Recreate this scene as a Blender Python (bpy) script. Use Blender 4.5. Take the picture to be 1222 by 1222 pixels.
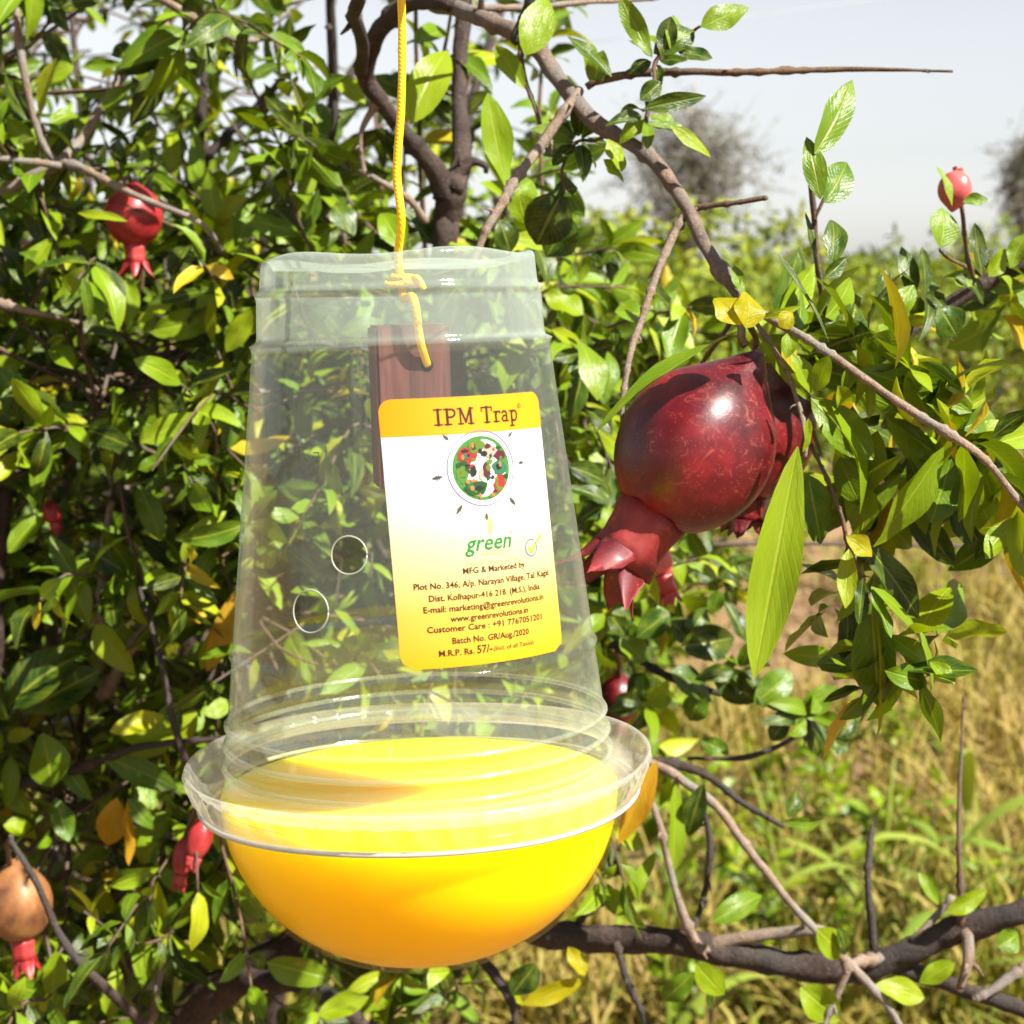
import bpy, bmesh, math, random
import numpy as np
from mathutils import Vector, Matrix, Quaternion, noise

random.seed(11)
rng = np.random.default_rng(11)
for o in list(bpy.data.objects):
    bpy.data.objects.remove(o)
scene = bpy.context.scene
COL = scene.collection

# ------------------------------------------------------------------ camera
FPX, HALF = 2028.0, 611.0
PITCH = math.radians(8.2)
CAM = Vector((0, 0, 1.35))
FWD = Vector((0, math.cos(PITCH), -math.sin(PITCH)))
UP = Vector((0, math.sin(PITCH), math.cos(PITCH)))
RIGHT = Vector((1, 0, 0))


def P(px, py, d):
    """world point at a photo position and a distance in metres from the camera"""
    return CAM + FWD * d + RIGHT * ((px - HALF) / FPX * d) - UP * ((py - HALF) / FPX * d)


cd = bpy.data.cameras.new('camera')
cam = bpy.data.objects.new('camera', cd)
COL.objects.link(cam)
cam.location = CAM
cam.rotation_euler = (math.pi / 2 - PITCH, 0, 0)
cd.sensor_width = 36
cd.lens = 36 * FPX / (2 * HALF)
cd.clip_start = 0.02
cd.clip_end = 2000
cd.dof.use_dof = True
cd.dof.focus_distance = 0.60
cd.dof.aperture_fstop = 21
scene.camera = cam

# ------------------------------------------------------------------ light
SUN = Vector((0.56, -0.38, 0.75)).normalized()
w = bpy.data.worlds.new('World')
scene.world = w
w.use_nodes = True
wn, wl = w.node_tree.nodes, w.node_tree.links
sky = wn.new('ShaderNodeTexSky')
sky.sky_type = 'NISHITA'
sky.sun_disc = False
sky.sun_elevation = math.asin(SUN.z)
sky.sun_rotation = math.atan2(SUN.x, SUN.y)
sky.altitude = 500
sky.air_density = 1.0
sky.dust_density = 1.0
sky.ozone_density = 1.0
hs = wn.new('ShaderNodeHueSaturation')          # thin white haze over the whole sky
hs.inputs['Saturation'].default_value = 0.22
wl.new(sky.outputs[0], hs.inputs['Color'])
wl.new(hs.outputs[0], wn['Background'].inputs[0])
wn['Background'].inputs[1].default_value = 0.050
sd = bpy.data.lights.new('sun', 'SUN')
sd.energy = 5.0
sd.angle = math.radians(0.5)
sd.color = (1.0, 0.955, 0.87)
so = bpy.data.objects.new('sun', sd)
COL.objects.link(so)
so.rotation_euler = SUN.to_track_quat('Z', 'Y').to_euler()
so.location = (3, -3, 6)
vs = scene.view_settings
vs.view_transform = 'Standard'
vs.look = 'None'
vs.gamma = 1
vs.use_curve_mapping = False
vs.exposure = 1.66
scene.cycles.use_denoising = True
scene.cycles.max_bounces = 8
scene.cycles.transparent_max_bounces = 24
scene.cycles.caustics_reflective = False
scene.cycles.caustics_refractive = False
scene.cycles.sample_clamp_indirect = 4.0


# ------------------------------------------------------------------ materials
def new_mat(name):
    m = bpy.data.materials.new(name)
    m.use_nodes = True
    nt = m.node_tree
    nt.nodes.clear()
    out = nt.nodes.new('ShaderNodeOutputMaterial')
    return m, nt, nt.nodes, nt.links, out


def rgba(c):
    return (c[0], c[1], c[2], 1.0)


def ramp(nodes, stops):
    r = nodes.new('ShaderNodeValToRGB')
    e = r.color_ramp.elements
    e[0].position, e[0].color = stops[0][0], rgba(stops[0][1])
    e[1].position, e[1].color = stops[-1][0], rgba(stops[-1][1])
    for p, c in stops[1:-1]:
        k = e.new(p)
        k.color = rgba(c)
    return r


def mathn(nodes, links, op, a, b=None):
    n = nodes.new('ShaderNodeMath')
    n.operation = op
    for i, v in enumerate((a, b)):
        if v is None:
            continue
        if isinstance(v, (int, float)):
            n.inputs[i].default_value = v
        else:
            links.new(v, n.inputs[i])
    return n.outputs[0]


def mixc(nodes, links, fac, a, b, blend='MIX'):
    n = nodes.new('ShaderNodeMix')
    n.data_type = 'RGBA'
    n.blend_type = blend
    for idx, v in ((0, fac), (6, a), (7, b)):
        if isinstance(v, (int, float)):
            n.inputs[idx].default_value = v
        elif isinstance(v, tuple):
            n.inputs[idx].default_value = rgba(v)
        else:
            links.new(v, n.inputs[idx])
    return n.outputs[2]


def leaf_mat(name, stops, source='object', trans=0.18, rough=0.32, blotch=(0.30, 0.20, 0.03), blotch_amt=0.5):
    """stops: colours picked by a random value per leaf; UV x runs across the blade, UV y from stalk to tip"""
    m, nt, N, L, out = new_mat(name)
    if source == 'object':
        rnd = N.new('ShaderNodeObjectInfo').outputs['Random']
    else:
        a = N.new('ShaderNodeAttribute')
        a.attribute_name = 'rnd'
        rnd = a.outputs['Fac']
    r = ramp(N, stops)
    L.new(rnd, r.inputs[0])
    uv = N.new('ShaderNodeUVMap')
    sep = N.new('ShaderNodeSeparateXYZ')
    L.new(uv.outputs[0], sep.inputs[0])
    # midrib and slanted side veins
    dx = mathn(N, L, 'ABSOLUTE', mathn(N, L, 'SUBTRACT', sep.outputs[0], 0.5))
    rib = N.new('ShaderNodeMapRange')
    rib.inputs['From Min'].default_value = 0.012
    rib.inputs['From Max'].default_value = 0.05
    rib.inputs['To Min'].default_value = 1
    rib.inputs['To Max'].default_value = 0
    L.new(dx, rib.inputs['Value'])
    vv = mathn(N, L, 'SINE', mathn(N, L, 'MULTIPLY', mathn(N, L, 'SUBTRACT', sep.outputs[1], mathn(N, L, 'MULTIPLY', dx, 0.55)), 75.0))
    vein = mathn(N, L, 'POWER', mathn(N, L, 'MAXIMUM', vv, 0.0), 6.0)
    tc = N.new('ShaderNodeTexCoord')
    noi = N.new('ShaderNodeTexNoise')
    noi.inputs['Scale'].default_value = 3.5
    noi.inputs['Detail'].default_value = 5
    mp = N.new('ShaderNodeMapping')
    L.new(tc.outputs['UV'], mp.inputs[0])
    comb = N.new('ShaderNodeCombineXYZ')
    L.new(mathn(N, L, 'MULTIPLY', rnd, 37.0), comb.inputs[0])
    L.new(mathn(N, L, 'MULTIPLY', rnd, 91.0), comb.inputs[1])
    L.new(comb.outputs[0], mp.inputs['Location'])
    L.new(mp.outputs[0], noi.inputs['Vector'])
    nf = N.new('ShaderNodeMapRange')
    nf.inputs['From Min'].default_value = 0.35
    nf.inputs['From Max'].default_value = 0.75
    L.new(noi.outputs['Fac'], nf.inputs['Value'])
    c1 = mixc(N, L, nf.outputs[0], r.outputs[0], mixc(N, L, 0.45, r.outputs[0], (0.16, 0.19, 0.005)))
    bl = N.new('ShaderNodeMapRange')
    bl.inputs['From Min'].default_value = 0.66
    bl.inputs['From Max'].default_value = 0.74
    bl.inputs['To Max'].default_value = blotch_amt
    L.new(noi.outputs['Fac'], bl.inputs['Value'])
    c2 = mixc(N, L, bl.outputs[0], c1, blotch)
    c3 = mixc(N, L, mathn(N, L, 'MULTIPLY', rib.outputs[0], 0.32), c2, (0.36, 0.40, 0.05))
    c4 = mixc(N, L, mathn(N, L, 'MULTIPLY', vein, 0.10), c3, (0.30, 0.36, 0.03))
    bs = N.new('ShaderNodeBsdfPrincipled')
    L.new(c4, bs.inputs['Base Color'])
    bs.inputs['Specular IOR Level'].default_value = 0.24
    rr = N.new('ShaderNodeMapRange')
    rr.inputs['To Min'].default_value = rough - 0.08
    rr.inputs['To Max'].default_value = rough + 0.14
    L.new(noi.outputs['Fac'], rr.inputs['Value'])
    L.new(rr.outputs[0], bs.inputs['Roughness'])
    bump = N.new('ShaderNodeBump')
    bump.inputs['Strength'].default_value = 0.35
    bump.inputs['Distance'].default_value = 0.0012
    h = mathn(N, L, 'ADD', mathn(N, L, 'MULTIPLY', vein, -0.16), mathn(N, L, 'ADD', mathn(N, L, 'MULTIPLY', rib.outputs[0], -1.0), mathn(N, L, 'MULTIPLY', noi.outputs['Fac'], 2.4)))
    L.new(h, bump.inputs['Height'])
    L.new(bump.outputs[0], bs.inputs['Normal'])
    tr = N.new('ShaderNodeBsdfTranslucent')
    tcx = mixc(N, L, 1.0, c4, (1.5, 1.35, 0.5), 'MULTIPLY')
    L.new(tcx, tr.inputs[0])
    ms = N.new('ShaderNodeMixShader')
    ms.inputs[0].default_value = trans
    L.new(bs.outputs[0], ms.inputs[1])
    L.new(tr.outputs[0], ms.inputs[2])
    L.new(ms.outputs[0], out.inputs[0])
    return m


def bark_mat(name, c_lo, c_hi, scale=60, bump=0.6):
    m, nt, N, L, out = new_mat(name)
    tc = N.new('ShaderNodeTexCoord')
    n1 = N.new('ShaderNodeTexNoise')
    n1.inputs['Scale'].default_value = scale
    n1.inputs['Detail'].default_value = 8
    n1.inputs['Roughness'].default_value = 0.7
    L.new(tc.outputs['Object'], n1.inputs['Vector'])
    n2 = N.new('ShaderNodeTexNoise')
    n2.inputs['Scale'].default_value = scale * 6
    n2.inputs['Detail'].default_value = 5
    n2.inputs['Roughness'].default_value = 0.7
    L.new(tc.outputs['Object'], n2.inputs['Vector'])
    vo = N.new('ShaderNodeTexVoronoi')
    vo.inputs['Scale'].default_value = scale * 4.5
    L.new(tc.outputs['Object'], vo.inputs['Vector'])
    r = ramp(N, [(0.34, c_lo), (0.5, tuple((a + b) / 2 for a, b in zip(c_lo, c_hi))), (0.66, c_hi)])
    mixv = mathn(N, L, 'ADD', mathn(N, L, 'MULTIPLY', n1.outputs['Fac'], 0.55), mathn(N, L, 'MULTIPLY', n2.outputs['Fac'], 0.45))
    L.new(mixv, r.inputs[0])
    sp = N.new('ShaderNodeMapRange')
    sp.inputs['From Min'].default_value = 0.10
    sp.inputs['From Max'].default_value = 0.22
    sp.inputs['To Min'].default_value = 0.6
    sp.inputs['To Max'].default_value = 0.0
    L.new(vo.outputs['Distance'], sp.inputs['Value'])
    col = mixc(N, L, sp.outputs[0], r.outputs[0], tuple(min(1, x * 1.5 + 0.03) for x in c_hi))
    big = N.new('ShaderNodeTexNoise')
    big.inputs['Scale'].default_value = scale * 0.35
    L.new(tc.outputs['Object'], big.inputs['Vector'])
    bf = N.new('ShaderNodeMapRange')
    bf.inputs['From Min'].default_value = 0.45
    bf.inputs['From Max'].default_value = 0.62
    bf.inputs['To Max'].default_value = 0.6
    L.new(big.outputs['Fac'], bf.inputs['Value'])
    g = sum(c_hi) / 3
    col = mixc(N, L, bf.outputs[0], col, (g * 0.75, g * 0.74, g * 0.70))
    bs = N.new('ShaderNodeBsdfPrincipled')
    bs.inputs['Roughness'].default_value = 0.8
    bs.inputs['Specular IOR Level'].default_value = 0.2
    L.new(col, bs.inputs['Base Color'])
    b = N.new('ShaderNodeBump')
    b.inputs['Strength'].default_value = min(1.0, bump * 1.5)
    b.inputs['Distance'].default_value = 0.004
    L.new(mixv, b.inputs['Height'])
    L.new(b.outputs[0], bs.inputs['Normal'])
    L.new(bs.outputs[0], out.inputs[0])
    return m


def plain_mat(name, c, rough=0.5, spec=0.4, noise_scale=None, noise_amt=0.2, trans=0.0, sss=0.0):
    m, nt, N, L, out = new_mat(name)
    bs = N.new('ShaderNodeBsdfPrincipled')
    bs.inputs['Base Color'].default_value = rgba(c)
    bs.inputs['Roughness'].default_value = rough
    bs.inputs['Specular IOR Level'].default_value = spec
    col = None
    if noise_scale:
        tc = N.new('ShaderNodeTexCoord')
        n = N.new('ShaderNodeTexNoise')
        n.inputs['Scale'].default_value = noise_scale
        n.inputs['Detail'].default_value = 5
        L.new(tc.outputs['Object'], n.inputs['Vector'])
        col = mixc(N, L, n.outputs['Fac'], tuple(x * (1 - noise_amt) for x in c), tuple(min(1, x * (1 + noise_amt)) for x in c))
        L.new(col, bs.inputs['Base Color'])
    if trans > 0:
        tr = N.new('ShaderNodeBsdfTranslucent')
        tr.inputs[0].default_value = rgba(c)
        if col is not None:
            L.new(col, tr.inputs[0])
        ms = N.new('ShaderNodeMixShader')
        ms.inputs[0].default_value = trans
        L.new(bs.outputs[0], ms.inputs[1])
        L.new(tr.outputs[0], ms.inputs[2])
        L.new(ms.outputs[0], out.inputs[0])
    else:
        L.new(bs.outputs[0], out.inputs[0])
    return m


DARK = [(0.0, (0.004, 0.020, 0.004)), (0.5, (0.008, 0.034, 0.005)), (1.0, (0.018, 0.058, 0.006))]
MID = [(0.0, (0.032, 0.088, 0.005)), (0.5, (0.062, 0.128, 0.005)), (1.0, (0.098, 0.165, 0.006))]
LIME = [(0.0, (0.118, 0.205, 0.005)), (0.5, (0.165, 0.250, 0.006)), (1.0, (0.228, 0.288, 0.008))]
YEL = [(0.0, (0.32, 0.29, 0.004)), (1.0, (0.38, 0.33, 0.006))]
ORA = [(0.0, (0.48, 0.23, 0.010)), (1.0, (0.54, 0.33, 0.045))]
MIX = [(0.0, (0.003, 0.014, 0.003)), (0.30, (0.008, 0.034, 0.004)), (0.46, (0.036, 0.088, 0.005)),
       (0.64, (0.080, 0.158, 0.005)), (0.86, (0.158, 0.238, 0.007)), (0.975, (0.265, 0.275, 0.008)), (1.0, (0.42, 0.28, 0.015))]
M = {
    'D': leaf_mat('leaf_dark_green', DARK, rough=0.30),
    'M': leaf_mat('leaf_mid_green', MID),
    'L': leaf_mat('leaf_lime_green', LIME, trans=0.34),
    'Y': leaf_mat('leaf_yellow', YEL, trans=0.5),
    'O': leaf_mat('leaf_orange', ORA, trans=0.4, blotch=(0.25, 0.10, 0.02), blotch_amt=0.7),
    'X': leaf_mat('leaf_mixed', MIX),
    'XS': leaf_mat('leaf_mixed_foliage', MIX, source='attr'),
    'FAR': leaf_mat('leaf_far_foliage', [(0.0, (0.018, 0.042, 0.006)), (0.34, (0.05, 0.09, 0.008)), (0.6, (0.125, 0.180, 0.010)), (1.0, (0.26, 0.285, 0.016))], source='attr', rough=0.5),
    'GREY': leaf_mat('leaf_grey_foliage', [(0.0, (0.07, 0.07, 0.055)), (1.0, (0.16, 0.15, 0.125))], source='attr', rough=0.6),
    'GRASS': leaf_mat('grass_blades', [(0.0, (0.30, 0.19, 0.075)), (0.30, (0.28, 0.20, 0.055)), (0.5, (0.21, 0.19, 0.030)), (0.75, (0.11, 0.155, 0.018)), (1.0, (0.05, 0.105, 0.012))], source='attr', rough=0.55),
    'LITTER': leaf_mat('leaf_litter', [(0.0, (0.05, 0.025, 0.014)), (0.5, (0.17, 0.10, 0.05)), (1.0, (0.32, 0.22, 0.11))], source='attr', rough=0.65, trans=0.1),
    'WEED': leaf_mat('weed_blade', [(0.0, (0.10, 0.17, 0.018)), (1.0, (0.22, 0.27, 0.04))], rough=0.4),
    'bark': bark_mat('bark_dark', (0.014, 0.009, 0.008), (0.078, 0.054, 0.044)),
    'twig': bark_mat('bark_pale_twig', (0.085, 0.052, 0.034), (0.29, 0.215, 0.16), 140, 0.4),
    'green_twig': bark_mat('bark_young_twig', (0.055, 0.028, 0.020), (0.15, 0.095, 0.055), 120, 0.3),
    'limb': bark_mat('bark_mid_brown', (0.060, 0.036, 0.026), (0.23, 0.165, 0.125), 90, 0.6),
    'greybark': bark_mat('bark_grey_far', (0.12, 0.11, 0.10), (0.26, 0.24, 0.22), 8, 0.3),
}


# ------------------------------------------------------------------ object helpers
def tag(o, label=None, cat=None, group=None, kind=None):
    for k, v in (('label', label), ('category', cat), ('group', group), ('kind', kind)):
        if v:
            o[k] = v
    return o


def empty(name, loc, label=None, cat=None, group=None):
    o = bpy.data.objects.new(name, None)
    o.location = loc
    o.empty_display_size = 0.02
    COL.objects.link(o)
    return tag(o, label, cat, group)


WORLD = {}


def attach(o, parent):
    """parent keeps o where its own matrix puts it in the world"""
    if parent is not None:
        o.parent = parent
        chain = Matrix.Identity(4)
        q = parent
        mats = []
        while q is not None:
            mats.append(q.matrix_parent_inverse @ q.matrix_basis)
            q = q.parent
        for mm in reversed(mats):
            chain = chain @ mm
        o.matrix_parent_inverse = chain.inverted()
    return o


def mesh_obj(name, verts, faces, mat=None, parent=None, smooth=True):
    me = bpy.data.meshes.new(name)
    me.from_pydata([tuple(v) for v in verts], [], faces)
    me.update()
    if smooth:
        me.polygons.foreach_set('use_smooth', [True] * len(me.polygons))
    if mat is not None:
        me.materials.append(mat)
    o = bpy.data.objects.new(name, me)
    COL.objects.link(o)
    return attach(o, parent)


def catmull(pts, n=6):
    out = []
    k = len(pts)
    for i in range(k - 1):
        p0, p1, p2, p3 = pts[max(i - 1, 0)], pts[i], pts[i + 1], pts[min(i + 2, k - 1)]
        for j in range(n):
            t = j / n
            out.append(0.5 * ((2 * p1) + (p2 - p0) * t + (2 * p0 - 5 * p1 + 4 * p2 - p3) * t * t + (3 * p1 - p0 - 3 * p2 + p3) * t ** 3))
    out.append(pts[-1].copy())
    return out


def tube_data(pts, radii, sides=8, lump=0.0, seed=0, voff=0):
    """verts, faces of a capped tube along pts"""
    V, F = [], []
    n = len(pts)
    t0 = (pts[1] - pts[0]).normalized()
    ref = Vector((0, 0, 1)) if abs(t0.z) < 0.9 else Vector((1, 0, 0))
    u = t0.cross(ref).normalized()
    for i in range(n):
        t = (pts[min(i + 1, n - 1)] - pts[max(i - 1, 0)])
        if t.length < 1e-9:
            t = t0
        t = t.normalized()
        u = (u - t * u.dot(t))
        u = u.normalized() if u.length > 1e-6 else t.orthogonal().normalized()
        v = t.cross(u)
        for k in range(sides):
            a = 2 * math.pi * k / sides
            r = radii[i]
            if lump:
                q = pts[i] * 90 + Vector((seed * 3.1, k * 1.7, 0))
                r *= 1 + lump * noise.noise(q)
            V.append(pts[i] + (u * math.cos(a) + v * math.sin(a)) * r)
    for i in range(n - 1):
        for k in range(sides):
            a, b = i * sides + k, i * sides + (k + 1) % sides
            F.append((voff + a, voff + b, voff + b + sides, voff + a + sides))
    F.append(tuple(voff + k for k in reversed(range(sides))))
    F.append(tuple(voff + (n - 1) * sides + k for k in range(sides)))
    return V, F


def branch(name, spec, mat, parent, nodes=0.0, sides=9, sub=9, kink=0.0055, spurs=0.05):
    """spec: (px, py, distance, radius in photo pixels) along the branch"""
    pts = [P(a, b, d) for a, b, d, r in spec]
    rad = [max(r, 0.6) * d / FPX for a, b, d, r in spec]
    cp = catmull(pts, sub)
    n = len(cp)
    rr = [rad[min(i // sub, len(rad) - 1)] + (rad[min(i // sub + 1, len(rad) - 1)] - rad[min(i // sub, len(rad) - 1)]) * (i % sub) / sub for i in range(n)]
    s = random.uniform(0, 99)
    for i in range(1, n - 1):
        q = cp[i] * 14 + Vector((s, s, s))
        cp[i] = cp[i] + Vector((noise.noise(q), noise.noise(q + Vector((7, 0, 0))), noise.noise(q + Vector((0, 7, 0))))) * kink * min(1, rr[i] / 0.003 + 0.3)
    if nodes:
        for i in range(2, n - 1):
            if random.random() < nodes:
                rr[i] *= random.uniform(1.25, 1.55)
    V, F = tube_data(cp, rr, sides, lump=0.34, seed=s)
    if spurs:
        for i in range(3, n - 3):
            if random.random() < spurs:
                t = (cp[i + 1] - cp[i - 1]).normalized()
                o_ = (Quaternion(t, random.uniform(0, 6.28)) @ t.orthogonal().normalized() + t * random.uniform(0.1, 0.7)).normalized()
                h = rr[i] * random.uniform(1.6, 3.6) + 0.001
                v2, f2 = tube_data([cp[i], cp[i] + o_ * h * 0.6, cp[i] + o_ * h + t * h * 0.2], [rr[i] * 0.55, rr[i] * 0.38, rr[i] * 0.16], 6, 0.2, s, len(V))
                V += v2
                F += f2
    return mesh_obj(name, V, F, mat, parent)


# ------------------------------------------------------------------ leaves
def unit_leaf(seed, na=4, nl=8, fold=0.35, curl=0.2, wave=0.05, twist=0.2, shape=0):
    """a blade one metre long on +Y with width one across X; returns verts, faces, uvs per vertex"""
    r = random.Random(seed)
    ph = r.uniform(0, 6.28)
    V, F, U = [], [], []
    for j in range(nl + 1):
        t = j / nl
        if shape == 0:
            wd = math.sin(math.pi * min(1, t ** 0.88 * 0.985 + 0.012)) ** 0.85
        else:
            wd = math.sin(math.pi * min(1, t ** 1.12 * 0.985 + 0.012)) ** 0.7
        wd = max(wd, 0.05 if j < nl else 0.012)
        if t < 0.07:
            wd *= 0.35
        y = math.sin(curl * t * 1.6) / (curl * 1.6) if abs(curl) > 1e-3 else t
        zc = -(1 - math.cos(curl * t * 1.6)) / (curl * 1.6) if abs(curl) > 1e-3 else 0
        tw = twist * (t - 0.2)
        for i in range(na + 1):
            s = i / na * 2 - 1
            x = s * 0.5 * wd * math.cos(fold * 0.6)
            z = abs(s) ** 1.3 * 0.5 * wd * math.sin(fold)
            z += wave * math.sin(ph + t * 9 + (0 if s < 0 else 1.9)) * abs(s) ** 1.5 * wd
            # width scales later, so heights across the blade are given in units of width
            xx, zz = x * math.cos(tw) - z * math.sin(tw), x * math.sin(tw) + z * math.cos(tw)
            V.append((xx, y, zz, zc))
            U.append((i / na, t))
    for j in range(nl):
        for i in range(na):
            a = j * (na + 1) + i
            F.append((a, a + 1, a + na + 2, a + na + 1))
    return V, F, U


LEAFV = []
for k in range(12):
    r = random.Random(100 + k)
    LEAFV.append(unit_leaf(k, 4, 10, fold=r.uniform(0.05, 0.42), curl=r.uniform(-0.25, 0.8), wave=r.uniform(0.02, 0.13), twist=r.uniform(-0.7, 0.7), shape=k % 2))
LEAFL = []
for k in range(8):
    r = random.Random(300 + k)
    LEAFL.append(unit_leaf(k, 2, 5, fold=r.uniform(0.1, 0.75), curl=r.uniform(-0.5, 1.3), wave=0.08, twist=r.uniform(-0.9, 0.9), shape=k % 2))

LEAF_MESH = {}


def leaf_mesh(variant, aspect):
    """shared mesh: unit length, width = aspect (rounded so alike leaves share it)"""
    aspect = round(aspect * 24) / 24
    aspect = max(aspect, 1 / 12)
    key = (variant, aspect)
    if key not in LEAF_MESH:
        V, F, U = LEAFV[variant]
        me = bpy.data.meshes.new('leaf')
        me.from_pydata([(x * aspect, y, z * aspect + zc) for x, y, z, zc in V], [], F)
        me.polygons.foreach_set('use_smooth', [True] * len(me.polygons))
        uvl = me.uv_layers.new(name='UVMap')
        flat = []
        for f in F:
            for i in f:
                flat += U[i]
        uvl.data.foreach_set('uv', flat)
        me.materials.append(M['M'])
        LEAF_MESH[key] = me
    return LEAF_MESH[key]


def leaf_frame(base, axis, normal):
    y = axis.normalized()
    z = (normal - y * normal.dot(y))
    z = z.normalized() if z.length > 1e-5 else y.orthogonal().normalized()
    x = y.cross(z)
    m = Matrix((x, y, z)).transposed().to_4x4()
    m.translation = base
    return m


def add_leaf(base, tip, width, mat, parent, normal, variant=None, name='leaf'):
    ax = tip - base
    ln = ax.length
    v = random.randrange(len(LEAFV)) if variant is None else variant
    o = bpy.data.objects.new(name, leaf_mesh(v, width / ln))
    COL.objects.link(o)
    o.material_slots[0].link = 'OBJECT'
    o.material_slots[0].material = mat
    o.matrix_basis = leaf_frame(base, ax, normal) @ Matrix.Diagonal((ln, ln, ln, 1))
    return attach(o, parent)


def hero_leaf(spec, parent, d, petiole=None):
    """spec: base x, base y, tip x, tip y, width (photo pixels), material key, [roll degrees, depth change of the tip, extra depth, variant]"""
    bx, by, tx, ty, wd, mk = spec[:6]
    roll = spec[6] if len(spec) > 6 and spec[6] is not None else random.uniform(-28, 28)
    dz = spec[7] if len(spec) > 7 and spec[7] is not None else random.uniform(-0.012, 0.012)
    ex = spec[8] if len(spec) > 8 and spec[8] is not None else random.uniform(-0.012, 0.012)
    var = spec[9] if len(spec) > 9 else None
    dd = d + ex
    B, T = P(bx, by, dd), P(tx, ty, dd + dz)
    ax = (T - B).normalized()
    n = (-FWD * 0.72 + SUN * 0.45)
    n = n - ax * n.dot(ax)
    n = Quaternion(ax, math.radians(roll)) @ n.normalized()
    return add_leaf(B, T, wd * 1.06 * dd / FPX, M[mk], parent, n, var)


def leaves_mesh(name, recs, mat, parent, lib=None):
    """recs: (base, axis, normal, length, width, rnd) joined into one mesh with a per-face random value"""
    lib = lib or LEAFL
    arrs, tmpl = [], []
    for V, F, U in lib:
        tmpl.append((np.array(V), np.array(F), np.array(U)))
    VV, FF, UU, RR = [], [], [], []
    off = 0
    for i, (b, a, n, ln, wd, rd) in enumerate(recs):
        V, F, U = tmpl[i % len(tmpl)]
        m = np.array(leaf_frame(b, a, n))
        loc = np.stack([V[:, 0] * wd, V[:, 1] * ln, V[:, 2] * wd + V[:, 3] * ln], 1)
        VV.append(loc @ m[:3, :3].T + m[:3, 3])
        FF.append(F + off)
        UU.append(U[F.ravel()])
        RR.append(np.full(len(F), rd))
        off += len(V)
    VV, FF, UU, RR = np.concatenate(VV), np.concatenate(FF), np.concatenate(UU), np.concatenate(RR)
    me = bpy.data.meshes.new(name)
    k = FF.shape[1]
    me.vertices.add(len(VV))
    me.vertices.foreach_set('co', VV.ravel())
    me.loops.add(FF.size)
    me.loops.foreach_set('vertex_index', FF.ravel().astype(np.int32))
    me.polygons.add(len(FF))
    me.polygons.foreach_set('loop_start', np.arange(0, FF.size, k, dtype=np.int32))
    me.polygons.foreach_set('loop_total', np.full(len(FF), k, dtype=np.int32))
    me.polygons.foreach_set('use_smooth', np.ones(len(FF), dtype=bool))
    uvl = me.uv_layers.new(name='UVMap')
    uvl.data.foreach_set('uv', UU.ravel())
    at = me.attributes.new('rnd', 'FLOAT', 'FACE')
    at.data.foreach_set('value', RR.astype(np.float32))
    me.materials.append(mat)
    me.update(calc_edges=True)
    me.validate()
    o = bpy.data.objects.new(name, me)
    COL.objects.link(o)
    return attach(o, parent)


def rvec(s=1.0):
    return Vector((random.gauss(0, s), random.gauss(0, s), random.gauss(0, s)))


def shoot_leaves(pts, recs, step=0.014, lmin=0.03, lmax=0.052, start=0.25, droop=0.25, cluster=0.3, tone=0.0):
    """leaves in opposite pairs and small bunches along a twig"""
    L = sum((pts[i + 1] - pts[i]).length for i in range(len(pts) - 1))
    nn = max(3, int(L * (1 - start) / step))
    ang = random.uniform(0, 6.28)
    for k in range(nn):
        f = start + (1 - start) * (k + 0.5) / nn
        x = f * (len(pts) - 1)
        i = min(int(x), len(pts) - 2)
        p = pts[i].lerp(pts[i + 1], x - i)
        t = (pts[i + 1] - pts[i]).normalized()
        u = t.orthogonal().normalized()
        ang += 1.57 + random.uniform(-0.3, 0.3)
        cnt = 2 if random.random() > cluster else random.randint(3, 5)
        for c in range(cnt):
            a = ang + 2 * math.pi * c / cnt + random.uniform(-0.3, 0.3)
            rad = Quaternion(t, a) @ u
            ax = (t * random.uniform(0.35, 0.9) + rad * random.uniform(0.7, 1.1) + Vector((0, 0, -droop * random.random())) + rvec(0.28)).normalized()
            nrm = (Vector((0, 0, 1)) * 0.55 + t * 0.5 + SUN * 0.3 + rvec(0.65))
            ln = random.uniform(lmin, lmax) * (0.75 + 0.35 * math.sin(math.pi * min(1, f)))
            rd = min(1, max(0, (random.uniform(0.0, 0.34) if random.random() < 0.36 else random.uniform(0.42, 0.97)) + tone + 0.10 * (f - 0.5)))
            recs.append((p + rad * 0.0015, ax, nrm, ln, ln * random.uniform(0.29, 0.44), rd))
    t = (pts[-1] - pts[-2]).normalized()
    recs.append((pts[-1], (t + rvec(0.2)).normalized(), rvec(1) + SUN, lmax * 0.8, lmax * 0.3, min(1, 0.75 + tone + random.uniform(-.2, .2))))


def to_px(p):
    v = p - CAM
    d = v.dot(FWD)
    return HALF + v.dot(RIGHT) / d * FPX, HALF - v.dot(UP) / d * FPX, d


# ================================================================== ground
GROUND = mesh_obj('ground', [(-400, -20, 0), (400, -20, 0), (400, 900, 0), (-400, 900, 0)], [(0, 1, 2, 3)], None, None, False)
tag(GROUND, kind='structure')
m, nt, N, L, out = new_mat('dry_soil')
tc = N.new('ShaderNodeTexCoord')
n1 = N.new('ShaderNodeTexNoise'); n1.inputs['Scale'].default_value = 1.3; n1.inputs['Detail'].default_value = 8
n2 = N.new('ShaderNodeTexNoise'); n2.inputs['Scale'].default_value = 28; n2.inputs['Detail'].default_value = 8; n2.inputs['Roughness'].default_value = 0.7
L.new(tc.outputs['Object'], n1.inputs['Vector']); L.new(tc.outputs['Object'], n2.inputs['Vector'])
r1 = ramp(N, [(0.3, (0.15, 0.085, 0.045)), (0.5, (0.24, 0.15, 0.085)), (0.7, (0.31, 0.205, 0.12))])
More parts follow.
